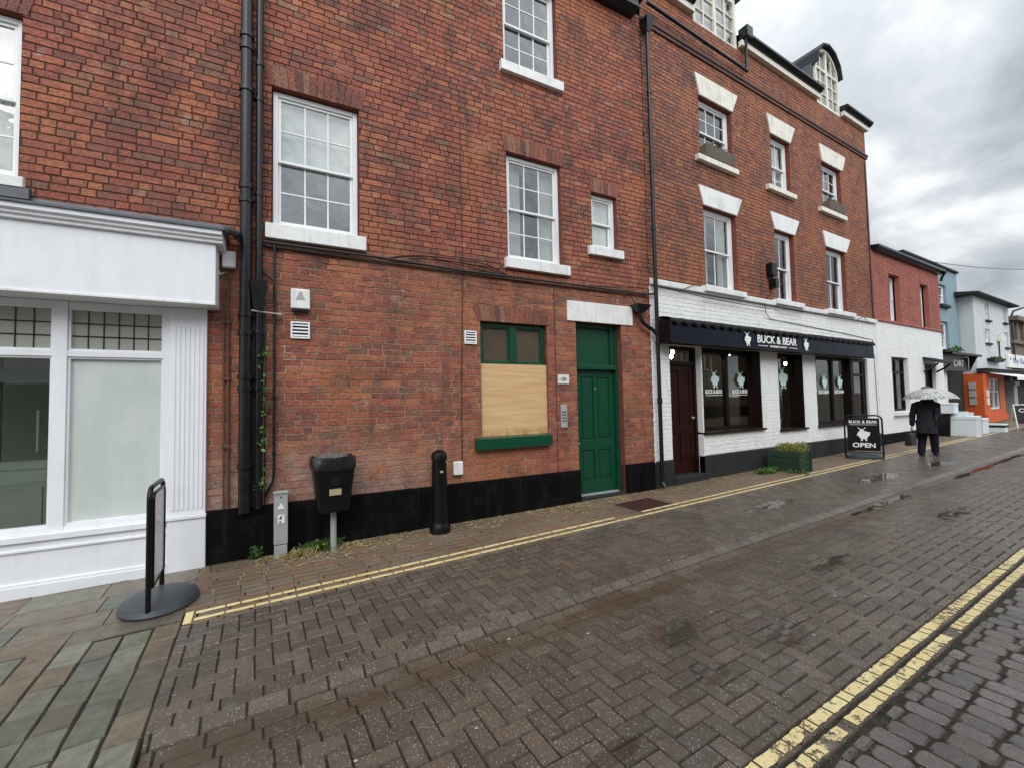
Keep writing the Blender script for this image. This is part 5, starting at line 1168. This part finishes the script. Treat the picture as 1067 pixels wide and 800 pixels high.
# planter
gx = G(9.1, 4.6)
pt = thing('planter_box', 'dark green wooden planter with yellow-green shrub outside the barber shop', 'planter', FW, (9.08, 4.6, gx))
k = MB(); x0, x1, y0, y1 = 8.88, 9.28, 4.33, 4.90
for i in range(3): k.box(x0, x1, y0, y1, gx + .02 + i * .125, gx + .138 + i * .125)
for (a, b) in ((x0, y0), (x1, y0), (x0, y1), (x1, y1)): k.box(a - .02, a + .02, b - .02, b + .02, gx, gx + .40)
build('box', k, 'planter', pt, bevel=.004)
k = MB(); k.box(x0 + .02, x1 - .02, y0 + .02, y1 - .02, gx + .385, gx + .392); build('compost', k, 'soil', pt)
k = MB(); leaves(k, 9.08, 4.6, gx + .44, .21, .29, .10, 1500, .035, random.Random(9)); leaves(k, 9.15, 4.42, gx + .46, .14, .14, .12, 500, .035, random.Random(10)); leaves(k, 8.95, 4.34, gx + .36, .06, .06, .12, 120, .03, random.Random(12)); build('foliage', k, 'yleaf', pt)
# barber A-board
FA = Fr(11.74, 4.37, R(-66)); gx = G(11.74, 4.37)
bs = thing('pavement_sign', 'black BUCK & BEAR pavement sign reading OPEN outside the barber shop', 'sign', FA, (0, 0, gx))
k = MB(); k.lathe([(.35, gx), (.34, gx + .06), (.22, gx + .11), (.0005, gx + .12)], 0, 0, 28, 0, .98, .55); build('base', k, 'rubber', bs)
def rx_loop(x0, x1, z0, z1, r, y): return [(x0, y, z0)] + [(x0 + r - r * math.cos(a), y, z1 - r + r * math.sin(a)) for a in [math.pi / 2 * i / 5 for i in range(6)]] + [(x1 - r + r * math.sin(a), y, z1 - r + r * math.cos(a)) for a in [math.pi / 2 * i / 5 for i in range(6)]] + [(x1, y, z0)]
k = MB(); k.tube(rx_loop(-.33, .33, gx + .03, gx + .96, .10, 0), .017, 10); k.tube([(-.33, 0, gx + .14), (.33, 0, gx + .14)], .012, 8); build('frame', k, 'plastic', bs)
k = MB(); k.box(-.285, .285, -.012, .012, gx + .18, gx + .90); build('panel', k, 'plastic', bs, bevel=.01)
text_part('heading', 'BUCK & BEAR', 0, gx + .82, .065, .50, -.016, 'lettering', bs, .004, .03)
k = MB(); k.box(-.24, .24, -.016, -.013, gx + .752, gx + .760); build('rule_line', k, 'lettering', bs)
emblem(0, gx + .40, .30, -.018, 'lettering', bs)
text_part('open_lettering', 'OPEN', 0, gx + .30, .105, .40, -.016, 'lettering', bs, .004, .03)
# far A-board
FC = Fr(23.3, 3.86, R(-60)); gx = G(23, 4.1)
fs = thing('chalkboard_sign', 'grey A-board with white lettering at the right edge of the street', 'sign', FC, (0, 0, gx))
k = MB(); k.xprism([(-.26, gx), (-.22, gx), (.0, gx + .82), (-.03, gx + .82)], -.36, -.33); k.xprism([(-.26, gx), (-.22, gx), (.0, gx + .82), (-.03, gx + .82)], .33, .36); k.xprism([(.26, gx), (.22, gx), (.01, gx + .82), (.04, gx + .82)], -.36, -.33); k.xprism([(.26, gx), (.22, gx), (.01, gx + .82), (.04, gx + .82)], .33, .36); k.box(-.36, .36, -.03, .04, gx + .80, gx + .83); build('frame', k, 'sill', fs)
k = MB(); k.xprism([(-.20, gx + .16), (-.18, gx + .16), (-.02, gx + .78), (-.04, gx + .78)], -.33, .33); build('panel', k, 'greyp', fs)
o = text_part('lettering', 'COSY', 0, gx + .62, .13, .5, -.10, 'lettering', fs, .03, .02)
# foam boxes, bin
def foambox(x, y, w_, d_, h_, z, rot, label, lid=True, base=None):
    f = Fr(x, y, rot); t = thing('foam_box', label, 'box', f, (0, 0, z), 'pale foam boxes stacked outside the cafe')
    k = MB(); k.box(-w_ / 2, w_ / 2, -d_ / 2, d_ / 2, z, z + h_ * .82); build('body', k, 'foam', t, bevel=.015)
    k = MB(); k.box(-w_ / 2 - .012, w_ / 2 + .012, -d_ / 2 - .012, d_ / 2 + .012, z + h_ * .825, z + h_); build('lid', k, 'foam', t, bevel=.015)
gx = G(18.5, 4.9)
wb = thing('black_bin', 'black waste bin standing against the white wall beside foam boxes', 'bin', FW, (18.6, 4.78, gx))
k = MB(); tap(k, 18.6, 4.78, .14, .13, .17, .16, gx, gx + .66); build('body', k, 'plastic', wb, bevel=.02)
k = MB(); k.box(18.41, 18.79, 4.60, 4.96, gx + .662, gx + .70); build('lid', k, 'plastic', wb, bevel=.01)
foambox(18.6, 4.76, .4, .5, .32, gx + .705, 0, 'pale foam box resting on top of the black bin')
foambox(18.8, 4.40, .55, .62, .62, G(18.8, 4.4), .05, 'largest pale foam box, on the pavement right of the black bin')
foambox(18.85, 4.5, .35, .35, .12, G(18.8, 4.4) + .625, .2, 'flat small foam box on top of the largest foam box')
foambox(19.9, 4.42, .5, .50, .50, G(19.9, 4.4), -.05, 'pale foam box behind the largest one, nearest the orange shop')
foambox(20.0, 4.62, .4, .3, .16, G(20, 4.4) + .505, .3, 'shallow foam tray on the box nearest the orange shop')
gx = G(20.9, 4.12); t = thing('striped_crate', 'low pale crate with a black band lying alone before the orange shop', 'crate', FW, (20.9, 4.12, gx))
k = MB(); k.box(20.7, 21.1, 3.93, 4.33, gx, gx + .16); build('body', k, 'foam', t, bevel=.01); k = MB(); k.box(20.69, 21.11, 3.92, 4.34, gx + .161, gx + .22); build('band', k, 'plastic', t); k = MB(); k.box(20.69, 21.11, 3.92, 4.34, gx + .221, gx + .27); build('lid', k, 'foam', t, bevel=.01)

# ================================================================= PERSON
px, py = 12.95, 3.64; gx = G(px, py) + .006
# walking away along +X; facing dir +X, left = +Y
def skinmesh(name, verts, edges, radii, mat, parent, root=0, sub=2):
    me = bpy.data.meshes.new(name); o3 = ORG[parent.name] if parent.name in ORG else (0, 0, 0)
    me.from_pydata([(v[0] - o3[0], v[1] - o3[1], v[2] - o3[2]) for v in verts], edges, []); ob = bpy.data.objects.new(name, me); C.objects.link(ob)
    me.materials.append(M[mat]); ob.parent = parent; ORG[ob.name] = o3
    sk = ob.modifiers.new('skin', 'SKIN'); sk.use_smooth_shade = True
    for i, r_ in enumerate(radii):
        d = me.skin_vertices[0].data[i]; d.radius = r_ if isinstance(r_, tuple) else (r_, r_); d.use_root = (i == root)
    s = ob.modifiers.new('sub', 'SUBSURF'); s.levels = sub; s.render_levels = sub
    return ob
pe = thing('person', 'person in long black coat walking away under an umbrella, carrying a black bag', 'person', FW, (px, py, gx))
Hh = 1.50
def P(f, l, z): return (px + f, py + l, gx + z)
V_ = [P(0, 0, .80), P(.01, 0, 1.00), P(.03, 0, 1.17), P(.06, 0, 1.27), P(.09, 0, 1.33), P(.11, 0, 1.42), P(.11, 0, 1.50),
      P(.03, .165, 1.17), P(-.03, .22, .92), P(.02, .25, .70), P(.03, .255, .64),
      P(.03, -.165, 1.17), P(-.02, -.21, .93), P(.15, -.13, .99), P(.18, -.10, 1.03),
      P(0, .085, .76), P(.05, .09, .42), P(-.06, .095, .09), P(.02, .10, .035), P(.10, .105, .03),
      P(0, -.085, .76), P(.12, -.085, .44), P(.17, -.08, .09), P(.24, -.08, .05), P(.32, -.08, .04)]
E_ = [(0, 1), (1, 2), (2, 3), (3, 4), (4, 5), (5, 6), (2, 7), (7, 8), (8, 9), (9, 10), (2, 11), (11, 12), (12, 13), (13, 14), (0, 15), (15, 16), (16, 17), (17, 18), (18, 19), (0, 20), (20, 21), (21, 22), (22, 23), (23, 24)]
Rr = [(.11, .10), (.11, .09), (.10, .07), .05, .055, .085, .06, .04, .034, .028, .028, .04, .034, .028, .026, .085, .055, .04, .038, .03, .085, .055, .04, .038, .03]
skinmesh('body', V_, E_, Rr, 'skin', pe)
# coat: lofted shell round torso with sleeves
k = MB(); n = 22; rows = [(.52, .185, .155, -.02), (.66, .18, .15, -.01), (.82, .17, .135, 0), (.98, .165, .125, .01), (1.10, .175, .12, .02), (1.19, .17, .105, .03), (1.235, .11, .085, .045), (1.29, .07, .07, .07)]
rg3 = random.Random(3); vs = []
for (z_0, hw, hd, f_) in rows:
    for i in range(n):
        t_ = 2 * math.pi * i / n; fold = 1 + (.08 * math.sin(5 * t_ + 1) + .04 * math.sin(9 * t_) if z_0 < .9 else .01 * math.sin(3 * t_))
        vs.append(P(f_ + hd * fold * math.cos(t_), hw * .93 * fold * math.sin(t_), z_0))
k.add(vs, [(i * n + j, i * n + (j + 1) % n, (i + 1) * n + (j + 1) % n, (i + 1) * n + j) for i in range(len(rows) - 1) for j in range(n)]); k.sm = True
k.tube([P(.03, .10, 1.18), P(.03, .18, 1.15), P(-.03, .22, .92), P(0, .24, .76), P(.02, .25, .69)], [.062, .07, .058, .05, .045], 12)
k.tube([P(.03, -.10, 1.18), P(.03, -.18, 1.15), P(-.03, -.205, .93), P(.08, -.18, .95), P(.14, -.14, .99)], [.062, .07, .058, .05, .042], 12)
build('coat', k, 'coat', pe)
k = MB(); k.tube([P(0, .085, .80), P(.05, .09, .42), P(-.05, .095, .10), P(-.05, .095, .07)], [.10, .078, .066, .068], 14); k.tube([P(0, -.085, .80), P(.12, -.085, .44), P(.165, -.08, .12), P(.17, -.08, .09)], [.10, .078, .066, .068], 14); build('trousers', k, 'trouser', pe)
for f_, l_, z_0 in ((-.04, .10, 0), (.19, -.08, .01)):
    k = MB(); k.tube([P(f_ - .07, l_, z_0 + .045), P(f_, l_, z_0 + .05), P(f_ + .10, l_, z_0 + .035), P(f_ + .17, l_, z_0 + .03)], [.035, .048, .042, .024], 10); build('shoe', k, 'bag', pe)
k = MB(); k.lathe([(.055, gx + 1.36), (.088, gx + 1.42), (.094, gx + 1.48), (.075, gx + 1.54), (.0005, gx + 1.57)], px + .105, py, 16); build('hair', k, 'hair', pe)
# fingers: left hand on bag, right on umbrella
for side, (hx, hy, hz) in ((1, (.03, .257, .63)), (-1, (.18, -.10, 1.04))):
    vs = []; es = []; rs = []
    for i in range(4):
        b_ = len(vs); o_ = (i - 1.5) * .017
        if side == 1: pts = [P(hx + o_, hy, hz), P(hx + o_, hy + .012, hz - .03), P(hx + o_, hy, hz - .055), P(hx + o_, hy - .02, hz - .05)]
        else: pts = [P(hx - .01, hy - .02, hz + o_), P(hx + .02, hy - .02, hz + o_), P(hx + .035, hy, hz + o_), P(hx + .02, hy + .02, hz + o_)]
        m = MB(); m.tube(pts, [.010, .0095, .009, .007], 8)
        build('finger', m, 'skin', pe)
    m = MB(); m.tube([P(hx - .02, hy, hz - .01 * side), P(hx - .01, hy + .025 * side, hz - .02), P(hx + .015, hy + .03 * side, hz - .025)], [.012, .010, .008], 8); build('thumb', m, 'skin', pe)
bg = thing('shoulder_bag', 'black bag held low at the left side of the walking person', 'bag', FW, (px + .03, py + .27, gx + .25))
k = MB(); X_, Y_ = px + .03, py + .285
k.add([(X_ - .19, Y_ - .055, gx + .22), (X_ + .19, Y_ - .055, gx + .22), (X_ + .19, Y_ + .075, gx + .22), (X_ - .19, Y_ + .075, gx + .22), (X_ - .16, Y_ - .03, gx + .50), (X_ + .16, Y_ - .03, gx + .50), (X_ + .16, Y_ + .04, gx + .50), (X_ - .16, Y_ + .04, gx + .50)], [(0, 3, 2, 1), (4, 5, 6, 7), (0, 1, 5, 4), (1, 2, 6, 5), (2, 3, 7, 6), (3, 0, 4, 7)]); build('body', k, 'bag', bg, bevel=.02)
k = MB(); k.tube([(X_ - .1, Y_ - .01, gx + .49), (X_ - .06, Y_ - .02, gx + .57), (X_, Y_ - .028, gx + .585), (X_ + .06, Y_ - .02, gx + .57), (X_ + .1, Y_ - .01, gx + .49)], .008, 6); build('handle', k, 'bag', bg)
um = thing('umbrella', 'pale speckled umbrella held over the person in black', 'umbrella', FW, (px + .17, py - .08, gx + 1.0))
ux, uy, uz = px + .10, py - .06, gx + 1.27; nr = 8; rad = .49; hgt = .25
k = MB(); vs = [(ux, uy, uz + hgt)]; ns = 8; per = 6; tot = nr * per
for j in range(1, ns + 1):
    u = j / ns; th = u * R(62)
    for i in range(tot):
        a_ = 2 * math.pi * i / tot; sc = 1 - .10 * math.sin(math.pi * ((i % per) / per)) * u * u
        vs.append((ux + rad * math.sin(th) / math.sin(R(62)) * sc * math.cos(a_), uy + rad * math.sin(th) / math.sin(R(62)) * sc * math.sin(a_), uz + hgt * (math.cos(th) - math.cos(R(62))) / (1 - math.cos(R(62))) + .02 * (1 - sc) * 10 * 0.4))
fs_ = [(0, 1 + i, 1 + (i + 1) % tot) for i in range(tot)] + [(1 + (j - 1) * tot + i, 1 + j * tot + i, 1 + j * tot + (i + 1) % tot, 1 + (j - 1) * tot + (i + 1) % tot) for j in range(1, ns) for i in range(tot)]
k.add(vs, fs_); k.sm = True; build('canopy', k, 'umbrella', um)
k = MB(); k.tube([(ux, uy, uz + hgt + .04), (ux + .03, uy, uz), (ux + .09, uy, gx + 1.04), (ux + .1, uy, gx + .93)], .006, 6); build('shaft', k, 'galv', um)
for i in range(nr):
    a_ = 2 * math.pi * i / nr; k = MB(); k.tube([(ux, uy, uz + hgt - .015), (ux + rad * .55 * math.cos(a_), uy + rad * .55 * math.sin(a_), uz + hgt * .68), (ux + rad * math.cos(a_), uy + rad * math.sin(a_), uz)], .004, 4); build('rib', k, 'galv', um)

# ================================================================= PLANTS / WEEDS
def tuft(mb, x, y, z, n, h, spread, rng, w=.006):
    for _ in range(n):
        a = rng.uniform(0, 6.28); r_ = rng.uniform(0, spread); bx, by = x + r_ * math.cos(a), y + r_ * math.sin(a) * .5
        hh = h * rng.uniform(.4, 1.1); dx, dy = rng.uniform(-.6, .6) * hh, rng.uniform(-.7, .2) * hh; px_, py_ = w * math.cos(a), w * math.sin(a)
        mb.add([(bx - px_, by - py_, z), (bx + px_, by + py_, z), (bx + dx * .5 + px_ * .7, by + dy * .5, z + hh * .7), (bx + dx * .5 - px_ * .7, by + dy * .5, z + hh * .7), (bx + dx, by + dy, z + hh * .85)], [(0, 1, 2, 3), (3, 2, 4)])
rg4 = random.Random(14)
t = thing('weed_clump', 'clump of green and straw-coloured grass at the foot of the litter bin', 'weeds', FW, (.62, 5.2, G(.6, 5.2)))
k = MB(); tuft(k, .62, 5.22, G(.6, 5.2), 420, .12, .24, rg4); leaves(k, .62, 5.22, G(.6, 5.2) + .05, .26, .08, .05, 260, .03, rg4); build('grass', k, 'leaf', t)
k = MB(); tuft(k, .42, 5.14, G(.4, 5.2), 220, .10, .14, rg4); build('dry_grass', k, 'straw', t)
k = MB(); tuft(k, .92, 5.15, G(.9, 5.2), 120, .06, .14, rg4); build('dry_grass', k, 'straw', t)
k = MB(); tuft(k, .28, 5.17, G(.3, 5.2), 60, .06, .1, rg4); build('dry_grass', k, 'straw', t)
t = thing('small_weed', 'small leafy weed beside the grey service post', 'weeds', FW, (.02, 5.3, G(0, 5.2)))
k = MB(); tuft(k, .0, 5.33, G(0, 5.2), 50, .12, .06, rg4); leaves(k, .0, 5.33, G(0, 5.2) + .06, .08, .04, .06, 90, .035, rg4); build('leaves', k, 'leaf', t)
t = thing('wall_fern', 'leafy climbing weed sprouting behind the black downpipes', 'plant', F1, (-.28, -.1, -1.0))
k = MB()
for z_0 in [-.85 + .1 * i for i in range(16)]: leaves(k, -.225 + rg4.uniform(-.02, .02), -.12, z_0 + (0 if z_0 < .4 else .1), .05, .05, .07, 16 if rg4.random() < .6 else 2, .05, rg4)
build('leaves', k, 'leaf', t); k = MB(); k.tube([(-.215, -.07, -1.03), (-.22, -.09, -.3), (-.21, -.09, .6)], .006, 5); build('stem', k, 'rust', t)
t = thing('planter_weeds', 'low green weeds on the paving left of the green planter', 'weeds', FW, (8.5, 4.85, G(8.5, 4.8)))
k = MB(); tuft(k, 8.5, 4.78, G(8.5, 4.8), 200, .10, .32, rg4, .01); leaves(k, 8.55, 4.75, G(8.5, 4.8) + .04, .32, .14, .05, 320, .05, rg4); leaves(k, 8.85, 4.4, G(8.5, 4.8) + .03, .12, .25, .03, 160, .04, rg4); build('leaves', k, 'leaf', t)
# straw-like debris along the wall foot and in the strip
k = MB()
for _ in range(6500):
    x = rg4.uniform(0, 14) ** 1.0; y = 5.35 - x * .053 * (1 if x < 5.6 else 0) - (0 if x < 5.6 else .30) - abs(rg4.gauss(0, .28)); 
    if y < 4.28 or (4.45 < x < 5.2 and y < 4.75): continue
    if (math.sin(x * 2.1) + math.sin(x * 5.3 + 1)) < -.2 and rg4.random() < .75: continue
    a = rg4.uniform(0, 3.14); L = rg4.uniform(.008, .03); w_ = rg4.uniform(.002, .006); z_0 = G(x, y) + .004 + rg4.uniform(0, .004); c, s = math.cos(a), math.sin(a)
    k.add([(x - c * L - s * w_, y - s * L + c * w_, z_0), (x + c * L - s * w_, y + s * L + c * w_, z_0 + .002), (x + c * L + s * w_, y + s * L - c * w_, z_0), (x - c * L + s * w_, y - s * L - c * w_, z_0)], [(0, 1, 2, 3)])
struct('straw_litter', k, 'straw', 'stuff')
k = MB()
for _ in range(420):
    x = rg4.uniform(1.2, 7); y = .975 - abs(rg4.gauss(0, .03)) if rg4.random() < .5 else rg4.uniform(.1, .95)
    if y < .9 and (math.sin(x * 9) * math.sin(y * 11) < .55): continue
    leaves(k, x, y, G(x, y) + .002, .012, .012, .004, 2, .010, rg4)
struct('moss', k, 'leaf', 'stuff')
k = MB(); rgl = random.Random(77)
for _ in range(46):
    x, y = rgl.uniform(0, 7), rgl.uniform(.4, 4.0); r_ = rgl.uniform(.006, .014); z_0 = G(x, y) + .004; n = 7
    k.add([(x + r_ * rgl.uniform(.7, 1.2) * math.cos(6.28 * i / n), y + r_ * .7 * rgl.uniform(.7, 1.2) * math.sin(6.28 * i / n), z_0) for i in range(n)], [tuple(range(n))])
M['gum'] = plain('chewing_gum', (.42, .40, .37), .6); struct('gum_spots', k, 'gum', 'stuff')

# ================================================================= OPPOSITE SIDE (seen mirrored in windows)
def opp(x0, x1, zt, mat, label, rid):
    f = Fr(0, -3.6, 0); t = thing('opposite_house', label, 'house', f, ((x0 + x1) / 2, 0, G(x0)), 'houses on the near side of the street')
    k = MB(); k.box(x0, x1, -5, 0, -1.8, zt); build('wall', k, mat, t)
    k = MB(); k.add([(x0, .25, zt), (x1, .25, zt), (x1, -2.5, zt + rid), (x0, -2.5, zt + rid), (x1, -5, zt), (x0, -5, zt)], [(0, 1, 2, 3), (3, 2, 4, 5), (1, 4, 2), (0, 3, 5)]); build('roof', k, 'slate', t)
    x = x0 + .6
    while x + 1 < x1:
        for z_0 in (1.4, ) if zt < 4 else (1.4, 3.4):
            k = MB(); ring(k, x, x + .9, z_0, z_0 + 1.2, .07, .0, .05); k.box(x + .42, x + .48, 0, .05, z_0 + .07, z_0 + 1.13); w_ = build('window', k, 'upvc', t)
            k = MB(); k.box(x + .05, x + .85, .01, .02, z_0 + .05, z_0 + 1.15); build('pane', k, 'grimeglass', w_)
        k = MB(); k.box(x - .2, x + 1.1, 0, .06, -1.2, .7); build('shop_window', k, 'grimeglass', t)
        x += 2.0
opp(-7, .3, 3.6, 'wrender', 'pale rendered shop building behind the viewer, left', 1.6)
opp(.4, 5.5, 4.6, 'brown', 'brown stone building directly behind the viewer', 1.5)
opp(5.6, 13, 3.6, 'wrender', 'pale rendered building across the street from the barber shop', 1.6)
opp(13.1, 22, 3.4, 'brown', 'brown building across the street from the red and white one', 1.5)

# ================================================================= WORLD
w = bpy.data.worlds.new('World'); scene.world = w; w.use_nodes = True; nt = w.node_tree; nt.nodes.clear()
N = nt.nodes.new; L = nt.links.new
SE, SR = R(48), 0
out = N('ShaderNodeOutputWorld'); sky = N('ShaderNodeTexSky'); sky.sky_type = 'NISHITA'; sky.sun_disc = False
SUN = Vector((-0.35, -0.75, 0.75)).normalized()    # towards the sun
sky.sun_elevation = math.asin(SUN.z); sky.sun_rotation = math.atan2(SUN.x, SUN.y)
bg1 = N('ShaderNodeBackground'); bg1.inputs[1].default_value = 0.08; L(sky.outputs[0], bg1.inputs[0])
tc = N('ShaderNodeTexCoord'); sp3 = N('ShaderNodeSeparateXYZ'); L(tc.outputs['Generated'], sp3.inputs[0])
def mt(op, a, b):
    o = N('ShaderNodeMath'); o.operation = op
    for i, x in enumerate((a, b)):
        if x is None: continue
        if isinstance(x, (int, float)): o.inputs[i].default_value = x
        else: L(x, o.inputs[i])
    return o.outputs[0]
den = mt('ADD', mt('MAXIMUM', sp3.outputs[2], 0.0), 0.28)
cx_ = mt('DIVIDE', sp3.outputs[0], den); cy_ = mt('DIVIDE', sp3.outputs[1], den)
cmb = N('ShaderNodeCombineXYZ'); L(cx_, cmb.inputs[0]); L(cy_, cmb.inputs[1])
mp = N('ShaderNodeMapping'); L(cmb.outputs[0], mp.inputs[0]); mp.inputs['Scale'].default_value = (1.0, 1.0, 1); mp.inputs['Location'].default_value = (1.4, 2.2, 0); mp.inputs['Rotation'].default_value = (0, 0, .5)
no = N('ShaderNodeTexNoise'); L(mp.outputs[0], no.inputs['Vector']); no.inputs['Scale'].default_value = 1.7; no.inputs['Detail'].default_value = 9; no.inputs['Roughness'].default_value = .56; no.inputs['Distortion'].default_value = .35
cr = N('ShaderNodeValToRGB'); L(no.outputs['Fac'], cr.inputs[0]); e = cr.color_ramp
e.elements[0].position = .36; e.elements[0].color = (.30, .33, .365, 1); e.elements[1].position = .74; e.elements[1].color = (1.0, 1.0, 1.0, 1)
m_ = e.elements.new(.53); m_.color = (.53, .56, .59, 1)
# CIE-like: brighter toward the zenith and the sun side
dt = N('ShaderNodeVectorMath'); dt.operation = 'DOT_PRODUCT'; L(tc.outputs['Generated'], dt.inputs[0]); dt.inputs[1].default_value = SUN
g1 = N('ShaderNodeMapRange'); L(dt.outputs['Value'], g1.inputs[0]); g1.inputs[1].default_value = -.2; g1.inputs[2].default_value = 1; g1.inputs[3].default_value = 1.0; g1.inputs[4].default_value = 2.4; g1.interpolation_type = 'SMOOTHSTEP'
bg2 = N('ShaderNodeBackground'); L(cr.outputs[0], bg2.inputs[0]); L(mt('MULTIPLY', g1.outputs[0], mt('ADD', mt('MULTIPLY', sp3.outputs[2], .9), .98)), bg2.inputs[1])
ms = N('ShaderNodeMixShader'); ms.inputs[0].default_value = .93; L(bg1.outputs[0], ms.inputs[1]); L(bg2.outputs[0], ms.inputs[2]); L(ms.outputs[0], out.inputs[0])
sd = bpy.data.lights.new('sun', 'SUN'); sd.energy = 1.0; sd.angle = R(35); sd.color = (1, .97, .93)
so = bpy.data.objects.new('sun', sd); C.objects.link(so); so.rotation_euler = SUN.to_track_quat('Z', 'Y').to_euler()

# ================================================================= CAMERA
cd = bpy.data.cameras.new('camera'); cam = bpy.data.objects.new('camera', cd); C.objects.link(cam); scene.camera = cam
cd.sensor_width = 36; cd.lens = 36 * 450 / 1067; cd.clip_end = 500; cd.clip_start = .02
Rw = Vector((0.86003, -0.50985, -0.02029)); 
pi_, ro, Y2 = R(2.416), R(-1.163), R(59.333)
Ff = Vector((0, math.cos(pi_), math.sin(pi_))); Uu = Vector((0, -math.sin(pi_), math.cos(pi_))); Rr_ = Vector((1, 0, 0))
R2 = Rr_ * math.cos(ro) + Uu * math.sin(ro); U2 = Uu * math.cos(ro) - Rr_ * math.sin(ro)
Mw = Matrix(((math.sin(Y2), math.cos(Y2), 0), (-math.cos(Y2), math.sin(Y2), 0), (0, 0, 1)))
r_, u_, f_ = Mw @ R2, Mw @ U2, Mw @ Ff
cam.matrix_world = Matrix(((r_.x, u_.x, -f_.x, 0), (r_.y, u_.y, -f_.y, 0), (r_.z, u_.z, -f_.z, 0), (0, 0, 0, 1)))
vs = scene.view_settings; vs.view_transform = 'Standard'; vs.look = 'None'; vs.exposure = 0.12; vs.gamma = 1
scene.cycles.max_bounces = 8; scene.cycles.transparent_max_bounces = 12
